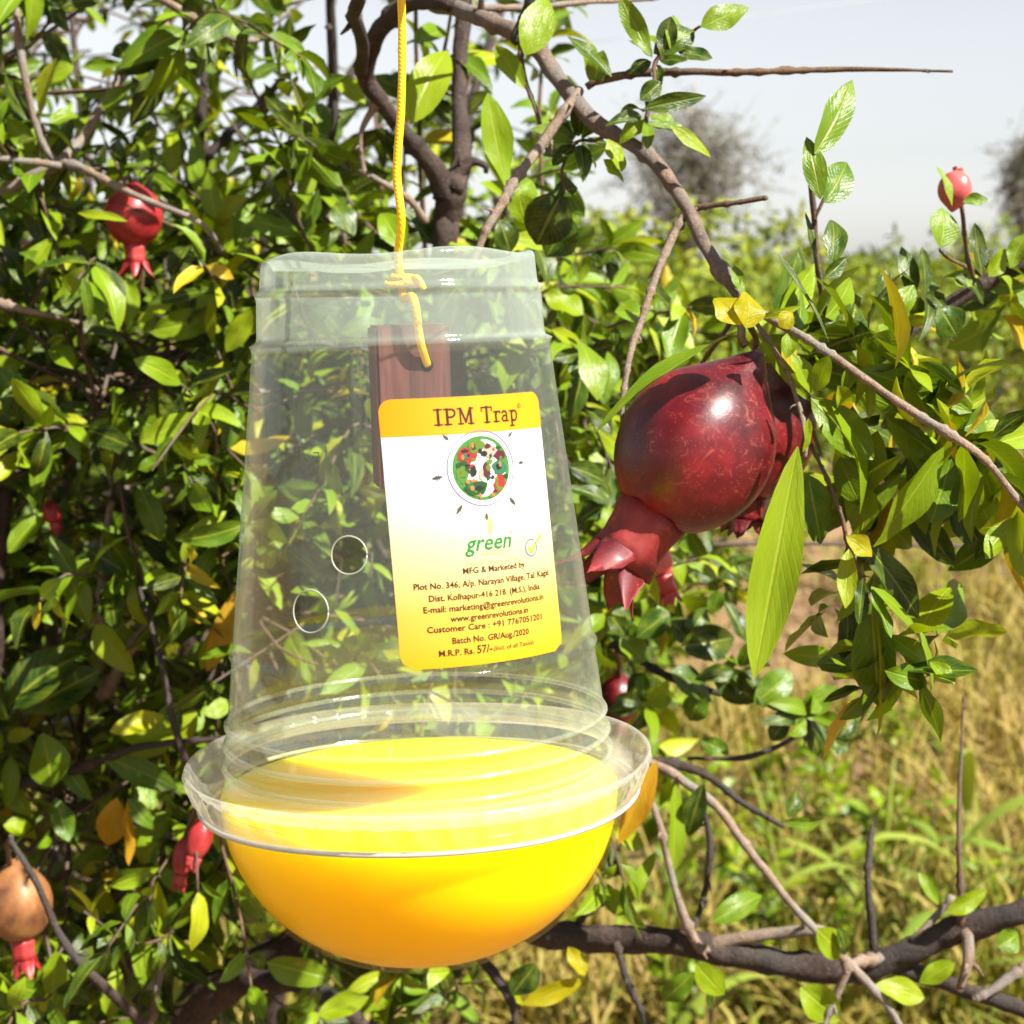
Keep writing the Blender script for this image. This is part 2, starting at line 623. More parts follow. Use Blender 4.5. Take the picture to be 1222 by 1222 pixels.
mv = mathn(N, L, 'ADD', mathn(N, L, 'MULTIPLY', n1.outputs['Fac'], 0.5), mathn(N, L, 'MULTIPLY', n2.outputs['Fac'], 0.5))
L.new(mv, r1.inputs[0])
bs = N.new('ShaderNodeBsdfPrincipled'); bs.inputs['Roughness'].default_value = 0.95; bs.inputs['Specular IOR Level'].default_value = 0.1
L.new(r1.outputs[0], bs.inputs['Base Color'])
bp = N.new('ShaderNodeBump'); bp.inputs['Distance'].default_value = 0.03; bp.inputs['Strength'].default_value = 0.8
L.new(n2.outputs['Fac'], bp.inputs['Height']); L.new(bp.outputs[0], bs.inputs['Normal']); L.new(bs.outputs[0], out.inputs[0])
GROUND.data.materials.append(m)


def ground_hit(px, py):
    v = (P(px, py, 1.0) - CAM)
    t = -CAM.z / v.z
    return CAM + v * t


# ================================================================== far orchard
def far_bush(px, d, width, top_px, label, n=2600, leaf=(0.05, 0.085), mat='FAR', name='orchard_shrub', cat='shrub', base=0.0, tone=0.0, dens_core=0.5):
    c = P(px, 320, d); c.z = 0
    top = P(px, top_px, d).z
    root = empty(name, c, label, cat)
    bm_v, bm_f = [], []
    stems = []
    ns = 5
    for k in range(ns):
        a = 2 * math.pi * k / ns + random.uniform(-0.4, 0.4)
        q = [c + Vector((0.05 * math.cos(a), 0.05 * math.sin(a), -0.03))]
        for j in range(1, 6):
            f = j / 5
            q.append(c + Vector((math.cos(a) * width * 0.38 * f ** 1.2, math.sin(a) * width * 0.38 * f ** 1.2, top * 0.85 * f)) + rvec(0.03))
        stems.append(q)
        V, F = tube_data(q, [0.028 * (1 - 0.15 * i) for i in range(6)], 6, 0.1, k)
        mesh_obj('stem', V, F, M['bark'], root)
    recs = []
    nsh = n // 22
    for s in range(nsh):
        # shell-biased sample of an uneven ellipsoid
        v = rvec(1).normalized() * (random.random() ** (1 / 3) * (1 - dens_core) + dens_core) if random.random() < 0.8 else rvec(1).normalized() * random.random()
        lump = 0.82 + 0.35 * noise.noise(v * 1.6 + Vector((px * 0.01, d, 0)))
        z0 = base + (top - base) * 0.5
        p = c + Vector((v.x * width * 0.5 * lump, v.y * width * 0.5 * lump, z0 + v.z * (top - base) * 0.5 * lump))
        if p.z < 0.06:
            continue
        dr = (Vector((v.x, v.y, v.z * 0.6 + 0.5)) + rvec(0.35)).normalized()
        ln = random.uniform(0.12, 0.26)
        pts = [p + dr * ln * f + Vector((0, 0, -0.05 * f * f)) for f in (0, 0.33, 0.66, 1)]
        shoot_leaves(pts, recs, step=0.022, lmin=leaf[0], lmax=leaf[1], start=0.05, tone=tone)
    o = leaves_mesh('crown', recs, M[mat], root, LEAFF)
    return root


LEAFF = [unit_leaf(k, 2, 2, fold=0.2 + 0.1 * k, curl=0.3, wave=0.0, twist=0.2) for k in range(4)]

far_bush(775, 7.5, 2.1, 232, 'yellow-green orchard shrub seen between the trap and the biggest pomegranate', n=16000, tone=0.10)
far_bush(1085, 11.0, 2.9, 270, 'green orchard shrub behind the upright leafy shoot at upper right', n=9000, tone=0.06)
far_bush(1235, 9.6, 2.5, 238, 'green orchard shrub at the right edge under the small pink fruit', n=8000, tone=0.05)
far_bush(925, 13.0, 2.6, 330, 'small distant green shrub behind the biggest pomegranate', n=5500, leaf=(0.06, 0.1), tone=0.05)
far_bush(640, 8.0, 2.2, 300, 'distant green shrub hidden mostly behind the clear cup', n=5000, leaf=(0.06, 0.1), tone=0.02)
far_bush(420, 7.0, 2.0, 270, 'distant green shrub behind the forked grey limb', n=5000, leaf=(0.06, 0.1), tone=-0.02)
far_bush(180, 6.0, 2.0, 230, 'distant green shrub behind the small red pomegranate at upper left', n=5000, leaf=(0.06, 0.1), tone=-0.02)
far_bush(-20, 4.6, 1.6, 150, 'green shrub at the left edge behind the dense tree', n=4500, tone=0.0)
far_bush(1010, 18.0, 3.6, 312, 'hazy green shrub on the skyline below the upright shoot', n=3500, leaf=(0.09, 0.14), tone=0.0)
far_bush(840, 15.0, 3.4, 318, 'dull green shrub on the skyline below the grey tree', n=3500, leaf=(0.09, 0.14), tone=-0.05)
far_bush(1170, 16.0, 3.4, 300, 'dull green shrub on the skyline below the small pink fruit', n=3500, leaf=(0.09, 0.14), tone=-0.05)


far_bush(985, 12.4, 2.6, 306, 'green orchard shrub directly behind the upright leafy shoot', n=5000, leaf=(0.06, 0.1), tone=0.1)
far_bush(1150, 14.5, 3.0, 312, 'green orchard shrub behind the dark branch at upper right', n=4500, leaf=(0.06, 0.1), tone=0.06)
far_bush(890, 10.4, 2.0, 300, 'low yellow-green shrub just above the biggest pomegranate', n=4500, tone=0.14)


def grey_tree(px, d, rx, y_top, y_bot, label, n=420):
    c = P(px, 320, d); c.z = 0
    zt, zb = P(px, y_top, d).z, P(px, y_bot, d).z
    wr = rx / FPX * d
    root = empty('bare_tree', c, label, 'tree')
    trunk = [c + Vector((0, 0, -0.05)), c + Vector((0.05, 0, zb * 0.5)), c + Vector((-0.04, 0.03, zb)), c + Vector((0.04, 0, zb + (zt - zb) * 0.5)), c + Vector((0, 0, zt * 0.97))]
    cp = catmull(trunk, 5)
    V, F = tube_data(cp, [0.09 * (1 - 0.9 * i / len(cp)) for i in range(len(cp))], 8, 0.1, 1)
    mesh_obj('trunk', V, F, M['greybark'], root)
    VV, FF, recs = [], [], []
    for k in range(n):
        f = random.random()
        i = int((0.4 + 0.58 * f) * (len(cp) - 1))
        v = rvec(1).normalized() * random.random() ** 0.45
        lump = 0.75 + 0.5 * noise.noise(v * 2.1 + Vector((px, 0, 0)))
        tgt = c + Vector((v.x * wr * lump, v.y * wr * lump, (zb + zt) / 2 + v.z * (zt - zb) / 2 * lump))
        if k < 50 or random.random() < 0.35:
            a = cp[i]
        else:
            a = tgt + rvec(0.12) - v * 0.25
        mid = a.lerp(tgt, 0.5) + rvec(0.06)
        V, F = tube_data([a, mid, tgt, tgt + rvec(0.12) + v * 0.15], [0.022 if k < 50 else 0.010, 0.010, 0.006, 0.003], 4, 0, 0, len(VV))
        VV += V; FF += F
        for q in range(6):
            recs.append((mid.lerp(tgt, random.uniform(0, 1.3)) + rvec(0.05), rvec(1), rvec(1), random.uniform(0.05, 0.10), random.uniform(0.02, 0.035), random.random()))
    tag(mesh_obj('twigs', VV, FF, M['greybark'], root), kind='stuff')
    leaves_mesh('crown', recs, M['GREY'], root, LEAFF)
    return root


grey_tree(825, 20, 115, 92, 305, 'grey half-bare tree on the skyline above the biggest pomegranate')
grey_tree(1222, 20, 52, 128, 300, 'grey half-bare tree cut by the right edge of the picture', 260)
cable = []
for i in range(13):
    f = i / 12
    cable.append(P(700 + 700 * f, 52 - 78 * f - 14 * math.sin(math.pi * f), 60))
V, F = tube_data(cable, [0.015] * 13, 5)
tag(mesh_obj('overhead_cable', V, F, plain_mat('cable_grey', (0.42, 0.44, 0.46), 0.6)), 'thin pale overhead cable crossing the sky at upper right', 'cable')


recs = []
for k in range(2600):
    px = random.uniform(560, 1400)
    d = random.uniform(30, 42)
    g = P(px, 320, d)
    hh = 1.35 + 0.35 * noise.noise(Vector((px * 0.012, 3, 0))) + 0.25 * noise.noise(Vector((px * 0.05, 9, 0)))
    z_ = hh * random.random() ** 0.6
    for q in range(6):
        recs.append((Vector((g.x, g.y, z_)) + rvec(0.12), rvec(1), rvec(1) + SUN, random.uniform(0.18, 0.32), random.uniform(0.09, 0.15), random.random() * 0.6))
tag(leaves_mesh('distant_treeline', recs, M['FAR'], None, LEAFF), 'low dull green treeline along the horizon', 'treeline', kind='stuff')

# ================================================================== grass and litter
LEAFG = [unit_leaf(k, 2, 4, fold=0.3, curl=0.3 + 0.35 * k, wave=0.0, twist=0.5, shape=0) for k in range(5)]
recs, lit = [], []
for i in range(60000):
    d = 2.4 + 8.0 * random.random() ** 1.35
    px = random.uniform(-150, 1370)
    g = P(px, 320, d)
    x, y = g.x, d
    cl = noise.noise(Vector((x * 1.3, y * 0.8, 0)))
    c2 = noise.noise(Vector((x * 4.0 + 9, y * 3.0, 5))) + 0.7 * noise.noise(Vector((x * 1.7, y * 1.4, 11)))
    if d > 5.0 and 770 < px < 1080 and cl + 0.4 * c2 < 0.30:
        continue
    if c2 < 0.06 and random.random() < 0.95:
        continue
    b = Vector((x, y, 0))
    hh = (0.10 + 0.16 * random.random()) * (1.15 if d > 5 else 1.0) * (1 + 0.9 * max(0, cl)) * (1.5 if random.random() < 0.12 else 1)
    ax = Vector((random.gauss(0, 0.28), random.gauss(0, 0.28), 1)).normalized()
    tone = random.betavariate(1.2, 1.9) * 0.80 + 0.40 * (cl + 0.18)
    recs.append((b, ax, rvec(1), hh, random.uniform(0.006, 0.012), min(1, max(0, tone))))
for i in range(2600):
    d = random.uniform(2.7, 4.6)
    px = random.uniform(620, 1370)
    g = P(px, 320, d)
    if noise.noise(Vector((g.x * 2.6 + 4, d * 1.8, 2))) < 0.16:
        continue
    recs.append((Vector((g.x, d, 0)), Vector((random.gauss(0, 0.12), random.gauss(0, 0.12), 1)).normalized(), rvec(1), random.uniform(0.22, 0.48), random.uniform(0.004, 0.008), random.uniform(0, 0.45)))
for i in range(16000):
    d = 2.4 + 6.0 * random.random() ** 1.5
    g = P(random.uniform(-150, 1370), 320, d)
    lit.append((Vector((g.x, d, random.uniform(0.005, 0.03))), Vector((random.gauss(0, 1), random.gauss(0, 1), random.gauss(0, 0.25))), Vector((0, 0, 1)) + rvec(0.4), random.uniform(0.03, 0.07), random.uniform(0.010, 0.022), random.random()))
tag(leaves_mesh('grass', recs, M['GRASS'], None, LEAFG), 'dry straw and green grass covering the orchard floor', 'grass', kind='stuff')
tag(leaves_mesh('leaf_litter', lit, M['LITTER'], None, LEAFL), 'brown fallen leaves lying among the dry grass', 'litter', kind='stuff')


def weed(px, d, blades, label):
    """blades: list of (height m, lean x, lean y, length m, width m)"""
    c = P(px, 320, d); c.z = 0
    c.y = d
    root = empty('grass_weed', c, label, 'weed')
    V, F = tube_data([c + Vector((0, 0, -0.01)), c + Vector((0.01, 0, 0.15)), c + Vector((0.0, 0, 0.32)), c + Vector((0.01, 0, 0.46))], [0.006, 0.005, 0.004, 0.002], 6)
    mesh_obj('stalk', V, F, M['WEED'], root)
    for (h, lx, ly, ln, wd) in blades:
        b = c + Vector((0.005, 0, h))
        ax = Vector((lx, ly, 0.75)).normalized()
        me = bpy.data.meshes.new('leaf')
        n = 10
        VV, FF, UU = [], [], []
        side = Vector((0, 0, 1)).cross(ax).normalized()
        p = b.copy(); t = ax.copy()
        for j in range(n + 1):
            f = j / n
            wv = wd * 0.5 * (math.sin(math.pi * (0.12 + 0.88 * f)) ** 0.7 if f < 1 else 0.02)
            nn = side.cross(t).normalized()
            for s in (-1, 0, 1):
                VV.append(p + side * s * wv + nn * (0.25 * wv * abs(s)))
                UU.append(((s + 1) / 2, f))
            p = p + t * (ln / n)
            t = (t + Vector((0, 0, -0.17))).normalized()
        for j in range(n):
            for i in range(2):
                a = j * 3 + i
                FF.append((a, a + 1, a + 4, a + 3))
        o = mesh_obj('leaf', VV, FF, M['WEED'], root)
        uvl = o.data.uv_layers.new(name='UVMap')
        uvl.data.foreach_set('uv', [q for f in FF for i in f for q in UU[i]])


weed(1170, 2.75, [(0.30, 0.5, -0.3, 0.34, 0.040), (0.34, -0.6, -0.2, 0.30, 0.036), (0.40, 0.7, 0.1, 0.3, 0.038), (0.22, -0.35, -0.5, 0.34, 0.034), (0.45, -0.1, -0.3, 0.26, 0.03), (0.15, 0.45, -0.5, 0.3, 0.034)], 'broad-bladed pale green weed growing at the right edge of the grass')
weed(1075, 3.0, [(0.20, -0.5, -0.3, 0.30, 0.03), (0.26, 0.5, -0.4, 0.32, 0.034), (0.3, 0.1, -0.5, 0.24, 0.03), (0.12, -0.3, 0.2, 0.3, 0.03)], 'broad-bladed green weed behind the bare vertical twig in the grass')
weed(800, 2.6, [(0.2, 0.3, -0.3, 0.28, 0.03), (0.28, -0.2, -0.4, 0.26, 0.03), (0.34, 0.15, -0.2, 0.24, 0.03), (0.1, 0.5, 0.3, 0.28, 0.03)], 'broad-bladed pale green weed just beside the yellow bowl')
weed(250, 2.9, [(0.2, 0.4, -0.3, 0.28, 0.03), (0.25, -0.4, -0.4, 0.26, 0.028), (0.1, 0.1, 0.4, 0.28, 0.03)], 'broad-bladed green weed in the shade below the red buds')

for px, d, lbl in [(880, 3.3, 'leafy green weed in the grass below the dark leafy twig'), (960, 3.0, 'leafy green weed just left of the short bare vertical twig'), (1030, 3.6, 'leafy green weed right behind the short bare vertical twig'),
                   (1120, 3.3, 'leafy green weed between the two bare upright twigs at lower right'), (700, 3.0, 'leafy green weed under the right side of the yellow bowl'), (840, 2.8, 'leafy green weed behind the thick low limb where pale twigs meet it'),
                   (1200, 3.1, 'leafy green weed at the right edge above the thick low limb'), (560, 3.0, 'leafy green weed below the middle of the yellow bowl'), (930, 3.9, 'leafy green weed in the grass straight below the long hanging leaf'), (1080, 4.3, 'leafy green weed under the cluster of hanging leaves at right'), (790, 3.6, 'leafy green weed close to the right rim of the trap')]:
    c = P(px, 320, d); c.z = 0; c.y = d
    rt_ = empty('leafy_weed', c, lbl, 'weed', 'leafy weeds scattered through the dry grass')
    rec_, VV, FF = [], [], []
    for k in range(random.randint(3, 5)):
        a = random.uniform(0, 6.28)
        h = random.uniform(0.14, 0.30)
        pts = catmull([c + Vector((0, 0, -0.01)), c + Vector((0.05 * math.cos(a), 0.05 * math.sin(a), h * 0.6)), c + Vector((0.11 * math.cos(a), 0.11 * math.sin(a), h))], 4)
        V, F = tube_data(pts, [0.0022] * len(pts), 5, 0, 0, len(VV))
        VV += V; FF += F
        shoot_leaves(pts, rec_, step=0.03, lmin=0.04, lmax=0.07, start=0.2, tone=0.12)
    mesh_obj('stems', VV, FF, M['green_twig'], rt_)
    for (b_, a_, n_, l_, w_, r_) in rec_:
        add_leaf(b_, b_ + a_.normalized() * l_, w_, M['M' if r_ < 0.6 else 'L'], rt_, n_)

# ================================================================== dense tree at the left and behind the trap
root_b = empty('pomegranate_tree', Vector((P(90, 320, 2.0).x, 2.0, 0)), 'dense leafy pomegranate tree filling the left side behind the trap', 'tree')


def density(px, py):
    if px > 690:
        return 0.45 if px < 765 and 400 < py < 860 else 0.0
    v = 1.0
    if py < 250:
        v = 0.17 if 60 < px < 640 else 0.52
        if px > 600:
            v = 0.12
    elif py < 330:
        v = 0.7
    if py > 930:
        v = 0.8
    if py > 1060:
        v = 0.75 if px < 220 else 0.3
    if px > 560 and py > 900:
        v *= 0.1
    elif px > 620 and py > 600:
        v *= 0.6
    if px > 430 and py > 960:
        v *= 0.25
    return v


skel = []
bp0 = root_b.location
for k in range(7):
    tx = -150 + 130 * k + random.uniform(-40, 40)
    td = 1.35 + 0.22 * (k % 4)
    ptop = P(tx, -120 + 60 * (k % 3), td)
    pmid = P(tx * 0.7 + 70, 640, td * 0.5 + 0.85)
    pts = catmull([bp0 + Vector((0.04 * (k - 3), 0, -0.02)), bp0.lerp(pmid, 0.5) + rvec(0.03), pmid, pmid.lerp(ptop, 0.55) + rvec(0.05), ptop], 8)
    n = len(pts)
    V, F = tube_data(pts, [0.014 * (1 - 0.9 * i / n) + 0.0010 for i in range(n)], 8, 0.2, k)
    mesh_obj('stem', V, F, M['bark'], root_b)
    skel += pts[6:]
sec = []
for k in range(90):
    px, py, d = random.uniform(-170, 700), random.uniform(-170, 1080), random.uniform(1.02, 2.1)
    if random.random() > max(0.35, density(px, py)):
        continue
    t = P(px, py, d)
    q = min(skel, key=lambda s: (s - t).length + max(0, s.z - t.z) * 0.8)
    mid = q.lerp(t, 0.5) + Vector((0, 0, 0.03)) + rvec(0.03)
    pts = catmull([q, mid, t], 7)
    n = len(pts)
    r0 = random.uniform(0.0018, 0.0034)
    V, F = tube_data(pts, [r0 * (1 - 0.7 * i / n) for i in range(n)], 6, 0.25, k)
    mesh_obj('branch', V, F, M['twig'] if random.random() < 0.45 else M['bark'], root_b)
    sec += pts[3:]
recs, TV, TF = [], [], []
count = 0
while count < 860:
    px, py = random.uniform(-190, 765), random.uniform(-190, 1260)
    d = (0.98 ** 3 + random.random() * (2.3 ** 3 - 0.98 ** 3)) ** (1 / 3)
    if random.random() < 0.30:
        d = random.uniform(1.0, 1.4)
    if random.random() > density(px, py):
        continue
    count += 1
    s = P(px, py, d)
    q = random.choice(sorted(sec, key=lambda a: (a - s).length)[:7])
    if (q - s).length > 0.30:
        q = s + (q - s).normalized() * 0.2
    out_dir = ((s - q).normalized() * 0.8 + rvec(0.35) + Vector((0, -0.25, 0.30))).normalized()
    ln = random.uniform(0.07, 0.15)
    pts = catmull([q, q.lerp(s, 0.6) + rvec(0.008), s, s + out_dir * ln * 0.5 + rvec(0.006), s + out_dir * ln + Vector((0, 0, -0.02)) + rvec(0.01)], 3)
    n = len(pts)
    V, F = tube_data(pts, [0.0016 * (1 - 0.6 * i / n) for i in range(n)], 4, 0, 0, len(TV))
    TV += V; TF += F
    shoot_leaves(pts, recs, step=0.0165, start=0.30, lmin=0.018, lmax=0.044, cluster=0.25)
tag(mesh_obj('twigs', TV, TF, M['green_twig'], root_b), kind='stuff')


def keep(rec):
    p = rec[0] + rec[1] * rec[3] * 0.5
    x, y, d = to_px(p)
    for fx, fy, fr, fd in SHOWN_FRUIT:
        if d < fd + 0.03 and math.hypot(x - fx, y - fy) < fr * 1.25 + rec[3] * 0.35 * FPX / d:
            return False
    return d > 0.90


SHOWN_FRUIT = [(160, 262, 40, 1.04), (62, 612, 14, 1.06), (230, 1010, 34, 1.0), (24, 1085, 44, 1.0), (738, 835, 24, 1.12)]


recs = [r for r in recs if keep(r)]
vis = []
for i, r in enumerate(recs):
    x, y, d = to_px(r[0] + r[1] * r[3] * 0.5)
    if 5 < x < 1210 and 5 < y < 1215 and not (300 < x < 690 and 300 < y < 1000):
        vis.append((r[3] * r[4] / d ** 3, i))
vis.sort(reverse=True)
single = set(i for _, i in vis[:230])
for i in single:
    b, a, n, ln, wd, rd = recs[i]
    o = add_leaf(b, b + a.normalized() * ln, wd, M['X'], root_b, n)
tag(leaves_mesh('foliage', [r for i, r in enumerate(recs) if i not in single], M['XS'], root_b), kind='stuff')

LEFT = [
    (151, 388, 155, 330, 28, 'L'), (165, 385, 202, 353, 22, 'L'), (88, 78, 40, 95, 22, 'L'), (280, 295, 307, 237, 26, 'M'), (257, 262, 247, 205, 24, 'M'),
    (152, 264, 92, 250, 13, 'L', 10, 0, -0.06), (88, 440, 55, 395, 25, 'L'), (222, 430, 275, 458, 26, 'M'), (218, 466, 254, 508, 38, 'L'), (208, 642, 270, 632, 26, 'L'),
    (165, 578, 194, 640, 28, 'M'), (165, 560, 202, 546, 22, 'M'), (80, 682, 108, 745, 30, 'M'), (113, 745, 158, 805, 36, 'L'), (187, 735, 241, 742, 24, 'L'),
    (8, 845, 92, 752, 62, 'D', -20), (25, 850, 120, 800, 48, 'D', 15), (50, 875, 68, 942, 46, 'M'), (120, 900, 212, 940, 30, 'M'), (140, 872, 206, 876, 36, 'L'),
    (208, 882, 237, 850, 28, 'L'), (240, 850, 282, 836, 26, 'L'), (4, 985, 56, 990, 28, 'L'), (66, 952, 82, 1005, 26, 'M'), (152, 953, 182, 990, 22, 'M'),
    (140, 952, 124, 1016, 34, 'O', 8, 0), (152, 958, 152, 1032, 20, 'O', -30), (295, 692, 242, 806, 30, 'O', 5, 0.0), (270, 740, 236, 812, 24, 'L'),
    (60, 1218, 82, 1160, 26, 'L'), (28, 1218, 62, 1175, 26, 'M'), (396, 1168, 318, 1148, 38, 'M', -15), (440, 1190, 380, 1212, 30, 'L'),
    (30, 330, 60, 280, 24, 'L'), (100, 330, 60, 385, 26, 'L'), (270, 420, 300, 370, 26, 'L'), (240, 380, 262, 332, 28, 'L'), (40, 560, 20, 500, 30, 'M'),
    (90, 540, 130, 500, 24, 'L'), (280, 560, 298, 505, 22, 'L'), (10, 660, 48, 610, 30, 'M'), (60, 640, 90, 690, 26, 'M'), (215, 590, 250, 560, 26, 'D'),
    (300, 640, 275, 600, 22, 'M'), (120, 130, 160, 100, 24, 'M'), (60, 150, 92, 120, 22, 'L'), (40, 180, 8, 140, 24, 'L'), (150, 70, 138, 48, 26, 'D'),
    (410, 250, 380, 205, 30, 'D'), (420, 285, 400, 215, 34, 'D', 20), (370, 290, 350, 230, 26, 'M'), (330, 250, 345, 190, 26, 'D'),
    (436, 128, 396, 72, 26, 'L'), (480, 298, 452, 235, 34, 'L', -10, 0, -0.1), (517, 292, 478, 243, 36, 'D'),
]
for s in LEFT:
    hero_leaf(s, root_b, 1.02)
# bare twigs showing in front of the left foliage
for nm, sp, mk, nd in [
    ('branch', [(-20, 250, 1.02, 7), (30, 222, 1.02, 6.5), (72, 193, 1.02, 7), (112, 140, 1.04, 5.5), (150, 92, 1.05, 5), (185, 45, 1.07, 4.5), (205, 18, 1.1, 4), (240, -30, 1.15, 4)], 'twig', 0.06),
    ('branch', [(72, 195, 1.02, 5), (110, 208, 1.0, 4.5), (170, 234, 0.98, 4.2), (236, 263, 0.97, 3), (262, 300, 0.99, 2)], 'twig', 0.1),
    ('branch', [(72, 195, 1.02, 5), (40, 192, 1.01, 4), (-10, 188, 1.0, 4)], 'twig', 0.1),
    ('branch', [(20, 10, 1.0, 4), (35, 80, 1.0, 5), (54, 165, 1.01, 4.5), (70, 193, 1.02, 4)], 'twig', 0.1),
    ('branch', [(165, -20, 1.0, 4), (215, 12, 1.0, 5), (250, 40, 1.0, 5), (292, 52, 1.0, 3.5), (330, 40, 1.05, 3)], 'twig', 0.1),
    ('branch', [(-10, 360, 0.98, 4.5), (30, 368, 0.98, 4.5), (76, 379, 1.0, 3), (110, 400, 1.05, 2)], 'twig', 0.1),
    ('branch', [(135, 600, 1.05, 4), (128, 660, 1.05, 4.5), (122, 735, 1.05, 5), (118, 800, 1.1, 5)], 'twig', 0.1),
    ('branch', [(295, 668, 1.08, 5), (250, 690, 1.07, 5), (200, 722, 1.06, 6), (160, 765, 1.06, 7), (120, 830, 1.1, 8)], 'twig', 0.08),
    ('branch', [(300, 878, 1.0, 3), (235, 885, 1.0, 4), (150, 895, 1.02, 4.5), (70, 925, 1.05, 8), (-20, 932, 1.08, 10)], 'bark', 0.05),
    ('branch', [(165, 700, 1.0, 2.5), (190, 790, 0.98, 3.5), (208, 870, 0.97, 4), (232, 945, 0.96, 4), (250, 985, 0.97, 2)], 'bark', 0.05),
    ('branch', [(14, 1000, 0.95, 3), (45, 1050, 0.95, 4), (78, 1125, 0.95, 5), (120, 1180, 0.96, 6), (190, 1226, 1.0, 7), (230, 1260, 1.05, 8)], 'bark', 0.05),
    ('branch', [(202, 1068, 1.05, 2.5), (194, 1120, 1.05, 4.5), (184, 1180, 1.05, 5), (180, 1235, 1.06, 5)], 'twig', 0.08),
    ('branch', [(10, 420, 1.06, 7), (6, 560, 1.07, 8), (0, 700, 1.08, 9), (-8, 830, 1.1, 10)], 'bark', 0.04),
    ('branch', [(118, 440, 1.3, 7), (85, 560, 1.3, 8), (70, 680, 1.32, 9), (60, 800, 1.34, 10)], 'twig', 0.04),
    ('branch', [(275, 400, 1.12, 4), (262, 500, 1.12, 5), (282, 560, 1.12, 4), (300, 600, 1.15, 4)], 'bark', 0.06),
    ('branch', [(245, 20, 1.25, 5), (240, 120, 1.25, 6), (236, 200, 1.26, 6), (215, 260, 1.28, 7), (160, 380, 1.35, 8)], 'bark', 0.04),
    ('branch', [(340, 90, 1.25, 4), (280, 150, 1.25, 5), (245, 190, 1.25, 6), (222, 240, 1.27, 6)], 'bark', 0.06),
    ('branch', [(390, 30, 1.1, 4), (400, 130, 1.1, 4), (390, 200, 1.12, 4), (385, 300, 1.2, 5)], 'bark', 0.06),
    ('branch', [(160, 226, 1.04, 3), (154, 212, 1.03, 3), (140, 222, 1.0, 3)], 'green_twig', 0),
    ('branch', [(243, 976, 0.99, 2.4), (240, 962, 0.975, 2.4), (236, 948, 0.965, 2.6)], 'green_twig', 0),
    ('branch', [(222, 1000, 1.0, 2.2), (228, 975, 0.98, 2.2), (236, 948, 0.965, 2.4)], 'green_twig', 0),
    ('branch', [(58, 600, 1.06, 2), (50, 580, 1.06, 2.2), (10, 560, 1.07, 3)], 'green_twig', 0),
    ('branch', [(18, 1036, 1.0, 3), (14, 1015, 0.98, 3), (14, 1000, 0.95, 3)], 'green_twig', 0),
]:
    branch(nm, sp, M[mk], root_b, nd)

